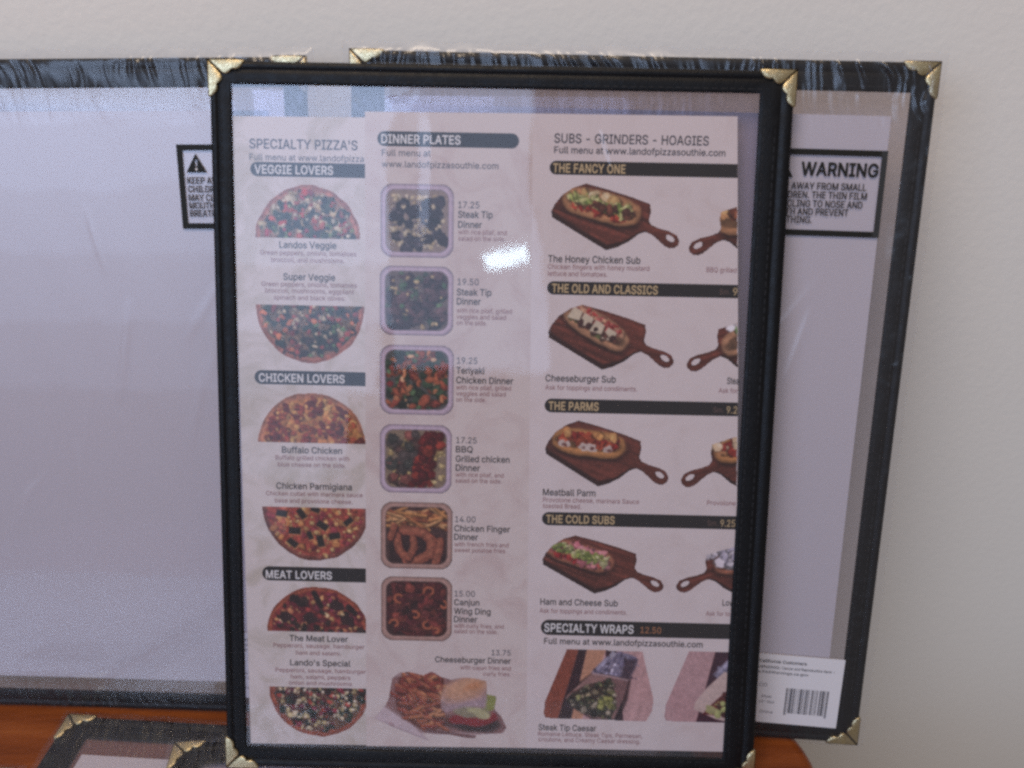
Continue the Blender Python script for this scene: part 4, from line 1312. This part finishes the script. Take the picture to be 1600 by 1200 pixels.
def burger_picture(parent, rect, seed):
    p = Pic(110, 320, 1240, 900, rect)
    T = [(120, 720), (205, 620), (240, 560), (270, 390), (330, 345), (410, 335), (530, 360), (600, 325), (680, 370), (760, 390), (860, 370), (960, 375), (1060, 395), (1062, 500), (1140, 515), (1140, 560), (1130, 620),
         (1190, 680), (1235, 770), (1200, 820), (980, 835), (975, 862), (880, 862), (760, 842), (530, 835), (600, 900), (480, 860), (280, 790)]
    d = p.sdf(T)
    p.mask = d < 0
    p.img[:] = np.array((176, 150, 146)) / 255
    p.poly([(225, 620), (275, 385), (700, 360), (1150, 630), (1235, 770), (1190, 815), (520, 815), (420, 740)], (150, 110, 104), 10)
    p.poly([(300, 600), (330, 380), (700, 380), (720, 780), (500, 790), (380, 720)], (104, 52, 40), 14)
    r = np.random.default_rng(seed)
    food = p.sdf([(300, 640), (325, 370), (420, 345), (600, 335), (720, 390), (700, 560), (760, 780), (500, 790), (360, 700)])
    for k in range(90):
        cx, cy = r.uniform(310, 740), r.uniform(350, 780)
        i = int((cy - 320) / 580 * (p.X.shape[0] - 1)); j = int((cx - 110) / 1130 * (p.X.shape[1] - 1))
        if food[i, j] > -10:
            continue
        a = r.uniform(-.6, 1.1)
        L = r.uniform(30, 90)
        c = np.array([(200, 122, 76), (178, 92, 62), (216, 146, 94), (160, 74, 58), (190, 108, 72)][r.integers(5)])
        p.line((cx - L * math.cos(a), cy - L * math.sin(a) + 8), (cx + L * math.cos(a), cy + L * math.sin(a) + 8), 26, c * .6, 10)
        p.line((cx - L * math.cos(a), cy - L * math.sin(a)), (cx + L * math.cos(a), cy + L * math.sin(a)), 20, c, 8)
    for cx, cy, s in ((420, 420, 70), (610, 390, 62), (640, 450, 50)):
        for k in range(10):
            a0, a1 = k * .62, (k + 1) * .62
            p.line((cx + s * math.cos(a0), cy + s * .7 * math.sin(a0)), (cx + s * math.cos(a1), cy + s * .7 * math.sin(a1)), 18, (150, 62, 48), 8, .8)
    p.ell(950, 740, 220, 80, .05, (52, 42, 40), 14, 30, .9, 3)
    p.ell(960, 700, 200, 60, -.1, (150, 40, 44), 12, 10, 1, 4)
    p.ell(930, 650, 140, 50, .1, (150, 144, 110), 14, 10, 1, 5)
    p.ell(1090, 560, 60, 70, .3, (150, 160, 76), 12, 10, 1, 6)
    p.ell(1000, 660, 90, 34, .4, (186, 186, 130), 10, 8, 1, 7)
    bun = p.poly([(676, 560), (690, 500), (735, 440), (810, 400), (900, 382), (1000, 380), (1050, 396), (1066, 440), (1062, 520), (1050, 612), (960, 604), (880, 606), (800, 625), (725, 655), (684, 630)], (178, 150, 148), 16)
    p.ell(870, 470, 205, 92, -.28, (206, 158, 122), 8, 50, 1, 5)
    p.ell(900, 440, 150, 52, -.24, (218, 168, 124), 6, 50, .9, 6)
    p.blend(np.maximum(bun, -(p.sdf([(640, 360), (1090, 360), (1090, 540), (930, 560), (800, 600), (700, 640), (640, 640)]))), (176, 154, 160), 40, .8)
    p.ell(950, 440, 70, 26, -.3, (206, 136, 84), 8, 30, .7, 3)
    p.mottle(bun, .1, 24, seed)
    p.line((560, 808), (960, 855), 26, (120, 84, 80), 10)
    p.line((1150, 650), (1215, 770), 26, (140, 100, 96), 10)
    nap = p.poly([(120, 720), (205, 625), (440, 770), (600, 900), (430, 850), (240, 790)], (206, 190, 190), 6)
    p.line((120, 722), (600, 898), 8, (160, 140, 144), 6)
    p.ell(265, 765, 26, 18, .4, (186, 150, 150), 3, 8, .6, 2)
    p.build('burger_picture', parent, 'printed cheeseburger with fries on a tray and a paper napkin')


# ------------------------------------------------------------------ the menus inside the front cover
def sheet_slab(name, pts, y0, y1):
    V = [(x / 1000, y0, z / 1000) for x, z in pts] + [(x / 1000, y1, z / 1000) for x, z in pts]
    n = len(pts)
    return mesh(name, V, [tuple(range(n)), tuple(range(2 * n - 1, n - 1, -1))] + [(i, (i + 1) % n, n + (i + 1) % n, n + i) for i in range(n)])


ps = empty('menu_sheet', P_FRONT @ Matrix.Translation((0, 0.00112, 0)), 'pizza menu sheet with half pizzas, tucked under the folded menu', 'menu')
link('paper', sheet_slab('paper', [(-109.3, 282.5), (-106.9, 10.6), (-46.0, 11.2), (-48.0, 283.0)], 0, 0.00012), M_sheet, ps)
write('heading', ps, [("SPECIALTY PIZZA'S", -102.1, -58.0, 270.0, 3.7)], 'title', 1)
write('web_address', ps, [('Full menu at www.landofpizza', -102.1, -55.5, 265.3, 2.5)], 'title', 0)
for z0, z1, x0, s, tx0, tx1 in ((258.9, 264.6, -101.9, 'VEGGIE LOVERS', -100.2, -68.0), (173.1, 179.0, -101.9, 'CHICKEN LOVERS', -100.1, -63.8), (86.8, 93.2, -100.3, 'MEAT LOVERS', -98.7, -69.9)):
    b_ = plate('banner', ps, banner_pts(x0, -48.5, z0, z1), INK['bar'])
    write('banner_text', b_, [(s, tx0, tx1, z0 + 1.1, 3.4)], 'white', 2)
pizza(ps, -100.4, -56.9, 234.2, 255.8, 'veggie', 3, 'printed upper half of a pizza with green peppers and tomato')
pizza(ps, -101.0, -55.2, 206.6, 182.4, 'super', 5, 'printed lower half of a pizza with dark vegetables')
pizza(ps, -101.0, -55.1, 148.2, 169.9, 'buffalo', 8, 'printed upper half of an orange chicken pizza')
pizza(ps, -99.7, -53.6, 119.9, 96.0, 'parm', 11, 'printed lower half of a pizza with dark square pieces')
pizza(ps, -98.8, -54.0, 63.7, 84.6, 'meat', 14, 'printed upper half of a dark red meat pizza')
pizza(ps, -98.3, -53.2, 37.8, 14.6, 'special', 17, 'printed lower half of a pizza with greens and mushrooms')
for nm, ln, desc in (
    ('Landos Veggie', (-90.5, -66.9, 230.1), [('Green peppers, onions, tomatoes', -98.5, -58.6, 227.2), ('broccoli, and mushrooms.', -94.0, -63.6, 224.3)]),
    ('Super Veggie', (-89.1, -67.5, 217.0), [('Green peppers, onions, tomatoes', -98.2, -58.5, 214.3), ('broccoli, mushrooms, eggplant', -96.7, -59.8, 211.6), ('spinach and black olives.', -93.2, -63.3, 208.8)]),
    ('Buffalo Chicken', (-90.8, -65.1, 143.7), [('Buffalo grilled chicken with', -93.6, -62.1, 140.7), ('blue cheese on the side.', -92.6, -63.7, 137.7)]),
    ('Chicken Parmigiana', (-93.5, -61.0, 127.9), [('Chicken cutlet with marinara sauce', -98.0, -56.4, 124.9), ('base and provolone cheese.', -94.2, -60.8, 121.8)]),
    ('The Meat Lover', (-88.8, -63.1, 59.3), [('Pepperoni, sausage, hamburger', -95.9, -55.8, 56.3), ('ham and salami.', -86.0, -66.2, 53.0)]),
    ("Lando's Special", (-88.7, -62.0, 48.0), [('Pepperoni, sausage, hamburger', -95.2, -55.2, 44.8), ('ham, salami, peppers', -88.5, -62.1, 41.8), ('onion and mushrooms', -89.4, -61.5, 38.9)])):
    write('dish_name', ps, [(nm, *ln, 2.7)], 'black', 1)
    write('description', ps, [(*d_, 1.9) for d_ in desc], 'red', 0)


def leaf_edge(z):
    return 95.2 + (286 - z) * 0.0575 - max(0.0, 180 - z) * 0.012


def leaf_edge_np(z):
    return 95.2 + (286 - z) * 0.0575 - np.maximum(0.0, 180 - z) * 0.012


fm = empty('folded_menu', P_FRONT @ Matrix.Translation((0, 0.00092, 0)), 'folded menu with dinner plates and subs, on top of the pizza sheet', 'menu')
link('dinner_panel', sheet_slab('dinner_panel', [(-54.9, 285.2), (-55.1, 10.8), (16.2, 11.8), (13.0, 285.7)], 0, 0.00012), M_sheet_mid, fm)
rp = link('sub_panel', sheet_slab('sub_panel', [(13.0, 285.7), (16.2, 11.8)] + [(leaf_edge(z), z) for z in (12.4, 60, 120, 180, 230, 286)], -0.00001, 0.00012), M_sheet_plain, fm)

b_ = plate('banner', fm, banner_pts(-49.9, 7.6, 271.8, 277.7, True), INK['bar'])
write('banner_text', b_, [('DINNER PLATES', -48.3, -16.1, 273.0, 3.4)], 'white', 2)
write('web_address', fm, [('Full menu at', -48.1, -28.2, 268.0, 2.5), ('www.landofpizzasouthie.com', -48.1, -0.6, 263.5, 2.5)], 'title', 0)
for rect, st_, seed, lab in (
    ((-48.9, -18.3, 227.0, 257.2), 'rice', 21, 'printed tray of dark steak tips on rice'),
    ((-49.2, -18.1, 194.8, 224.0), 'steak', 22, 'printed tray of steak tips with green vegetables'),
    ((-49.2, -17.6, 161.2, 191.2), 'teriyaki', 23, 'printed tray of orange brown chicken pieces with greens'),
    ((-49.2, -18.1, 127.2, 157.4), 'bbq', 24, 'printed tray of rice with a red strip of chicken'),
    ((-48.9, -17.4, 93.4, 123.6), 'fingers', 25, 'printed tray of fries and chicken fingers'),
    ((-48.7, -17.2, 60.6, 90.3), 'wings', 26, 'printed tray of dark red wings and curly fries')):
    tray(fm, rect, st_, seed, lab)
DIN = [
    ('17.25', -16.8, -8.1, 247.7, [('Steak Tip', -16.8, -2.6, 243.8), ('Dinner', -16.7, -7.0, 239.7)], [('with rice pilaf, and', -16.7, 3.3, 237.1), ('salad on the side.', -16.6, 2.9, 234.5)]),
    ('19.50', -16.7, -7.9, 216.4, [('Steak Tip', -17.0, -2.6, 212.1), ('Dinner', -16.9, -7.0, 208.3)], [('with rice pilaf, grilled', -17.0, 6.1, 204.9), ('veggies and salad', -17.0, 3.6, 202.3), ('on the side.', -16.9, -4.2, 199.8)]),
    ('19.25', -16.6, -8.0, 183.6, [('Teriyaki', -16.8, -5.0, 179.4), ('Chicken Dinner', -16.8, 7.2, 175.3)], [('with rice pilaf, grilled', -16.8, 6.3, 172.6), ('veggies and salad', -16.8, 4.1, 170.0), ('on the side.', -16.7, -4.0, 167.4)]),
    ('17.25', -16.5, -7.8, 149.6, [('BBQ', -16.6, -9.4, 145.6), ('Grilled chicken', -16.6, 6.3, 141.5), ('Dinner', -16.6, -6.2, 137.6)], [('with rice pilaf, and', -16.6, 3.9, 135.0), ('salad on the side.', -16.6, 3.2, 132.4)]),
    ('14.00', -16.6, -7.8, 115.0, [('Chicken Finger', -16.9, 7.1, 110.9), ('Dinner', -16.9, -6.6, 107.1)], [('with french fries and', -16.8, 6.6, 104.2), ('sweet potatoe fries', -16.8, 5.2, 101.6)]),
    ('15.00', -16.5, -7.6, 81.6, [('Canjun', -16.6, -5.6, 77.6), ('Wing Ding', -16.6, -0.6, 73.6), ('Dinner', -16.6, -6.4, 69.9)], [('with curly fries, and', -16.5, 5.2, 67.3), ('salad on the side.', -16.4, 2.6, 64.8)]),
]
for pr_, a, b2, z, names, desc in DIN:
    write('price', fm, [(pr_, a, b2, z, 2.6)], 'title', 0)
    write('dish_name', fm, [(*q, 2.7) for q in names], 'black', 1)
    write('description', fm, [(*q, 1.9) for q in desc], 'red', 0)
write('price', fm, [('13.75', 0.1, 8.5, 55.0, 2.5)], 'title', 0)
write('dish_name', fm, [('Cheeseburger Dinner', -24.7, 8.6, 51.2, 2.6)], 'black', 1)
write('description', fm, [('with cajun fries and', -13.6, 8.7, 48.1, 1.9), ('curly fries.', -3.4, 8.7, 45.4, 1.9)], 'red', 0)
burger_picture(fm, (-52.2, 7.8, 13.6, 47.4), 31)

write('heading', fm, [('SUBS - GRINDERS - HOAGIES', 21.8, 84.2, 274.4, 3.6)], 'title', 1)
write('web_address', fm, [('Full menu at www.landofpizzasouthie.com', 21.9, 91.1, 270.3, 2.6)], 'title', 1)
for z0, z1, x0, s, tx0, tx1, th in ((261.8, 267.3, 20.2, 'THE FANCY ONE', 21.6, 51.0, 3.4), (213.2, 218.7, 20.4, 'THE OLD AND CLASSICS', 22.4, 66.2, 3.4), (163.7, 169.6, 20.6, 'THE PARMS', 22.3, 43.4, 3.4),
                                    (114.5, 120.4, 20.7, 'THE COLD SUBS', 22.5, 51.9, 3.4), (65.0, 72.0, 21.4, 'SPECIALTY WRAPS', 22.9, 61.9, 3.7)):
    b_ = plate('banner', fm, banner_pts(x0, leaf_edge(z1) - 0.05, z0, z1, False, leaf_edge(z0) - 0.05), INK['bar'])
    write('banner_text', b_, [(s, tx0, tx1, (z0 + z1) / 2 - th / 2 - 0.1, th)], 'white' if 'WRAPS' in s else 'tan', 2)
    if 'WRAPS' in s:
        write('banner_price', b_, [('12.50', 64.9, 73.9, 66.9, 2.8)], 'orange', 0)
    elif 'FANCY' not in s:
        write('banner_size', b_, [('Sm.', 91.6, 96.0, z0 + 1.5, 2.2)], 'dull', 0)
        if 'CLASSICS' in s:
            write('banner_price', b_, [('9', 97.2, 99.0, z0 + 1.2, 3.0)], 'tan', 0)
        elif 'PARMS' in s:
            write('banner_price', b_, [('9.2', 97.2, 101.6, z0 + 1.2, 3.0)], 'tan', 0)
        else:
            write('banner_price', b_, [('9.25', 97.2, 103.4, z0 + 1.2, 3.0)], 'tan', 0)
for zr, st_, seed, lab in (((231.2, 259.0), 'chicken', 41, 'printed wooden board with a chicken sub full of lettuce'), ((181.7, 209.8), 'burger', 43, 'printed wooden board with a cheeseburger sub and cheese slices'),
                           ((131.5, 161.0), 'parm', 45, 'printed wooden board with a meatball sub in red sauce'), ((83.8, 110.8), 'ham', 47, 'printed wooden board with a ham and lettuce sub')):
    board(fm, (20.8, 74.6, *zr), st_, seed, lab)
    xa = {'chicken': 77.6, 'burger': 79.0, 'parm': 78.9, 'ham': 79.0}[st_]
    dz = {'chicken': -2.6, 'burger': -1.2, 'parm': -0.8, 'ham': 0.2}[st_]
    board(fm, (xa, xa + 53.8, zr[0] + dz, zr[1] + dz), st_ + '_b', seed + 1, 'printed board with its handle left, cut off at the fold', True, lambda z: leaf_edge_np(z) - 0.1)
for nm, ln, desc in (
    ('The Honey Chicken Sub', (20.5, 58.5, 226.5), [('Chicken fingers with honey mustard', 20.5, 62.3, 223.7), ('lettuce and tomatoes.', 20.6, 45.2, 220.9)]),
    ('Cheeseburger Sub', (20.7, 50.2, 176.9), [('Ask for toppings and condiments.', 20.7, 59.3, 173.4)]),
    ('Meatball Parm', (20.8, 43.3, 127.7), [('Provolone cheese, marinara Sauce', 20.9, 62.0, 124.8), ('toasted Bread.', 20.9, 37.4, 122.1)]),
    ('Ham and Cheese Sub', (20.9, 54.6, 78.8), [('Ask for toppings and condiments.', 20.7, 58.7, 75.1)]),
    ('Steak Tip Caesar', (21.5, 47.1, 20.5), [('Romaine Lettuce, Steak Tips, Parmesan,', 21.5, 67.7, 17.8), ('croutons, and Creamy Caesar dressing.', 21.6, 66.9, 15.2)])):
    write('dish_name', fm, [(nm, *ln, 2.8)], 'black', 1)
    write('description', fm, [(*q, 2.0) for q in desc], 'red', 0)
for ln in (('Stea', 96.7, 101.6, 177.4, 2.7), ('Low', 99.9, 105.0, 80.3, 2.7)):
    write('dish_name', fm, [ln], 'black', 1)
for ln in (('BBQ grilled', 85.8, 98.2, 223.7, 2.0), ('Ask for', 93.4, 101.4, 173.6, 2.0), ('Provolone', 91.0, 103.2, 125.1, 2.0), ('Ask for top', 93.0, 104.8, 75.6, 2.0)):
    write('description', fm, [ln], 'red', 0)
write('web_address', fm, [('Full menu at www.landofpizzasouthie.com', 23.0, 92.3, 60.9, 2.7)], 'black', 1)
wrap_picture(fm, (23.4, 72.4, 25.6, 59.2), 51, 'printed steak wrap in foil on a striped board')
wrap_picture(fm, (76.8, 125.8, 25.6, 59.6), 53, 'printed second wrap in foil, cut off at the fold', True, lambda z: leaf_edge_np(z) - 0.1)
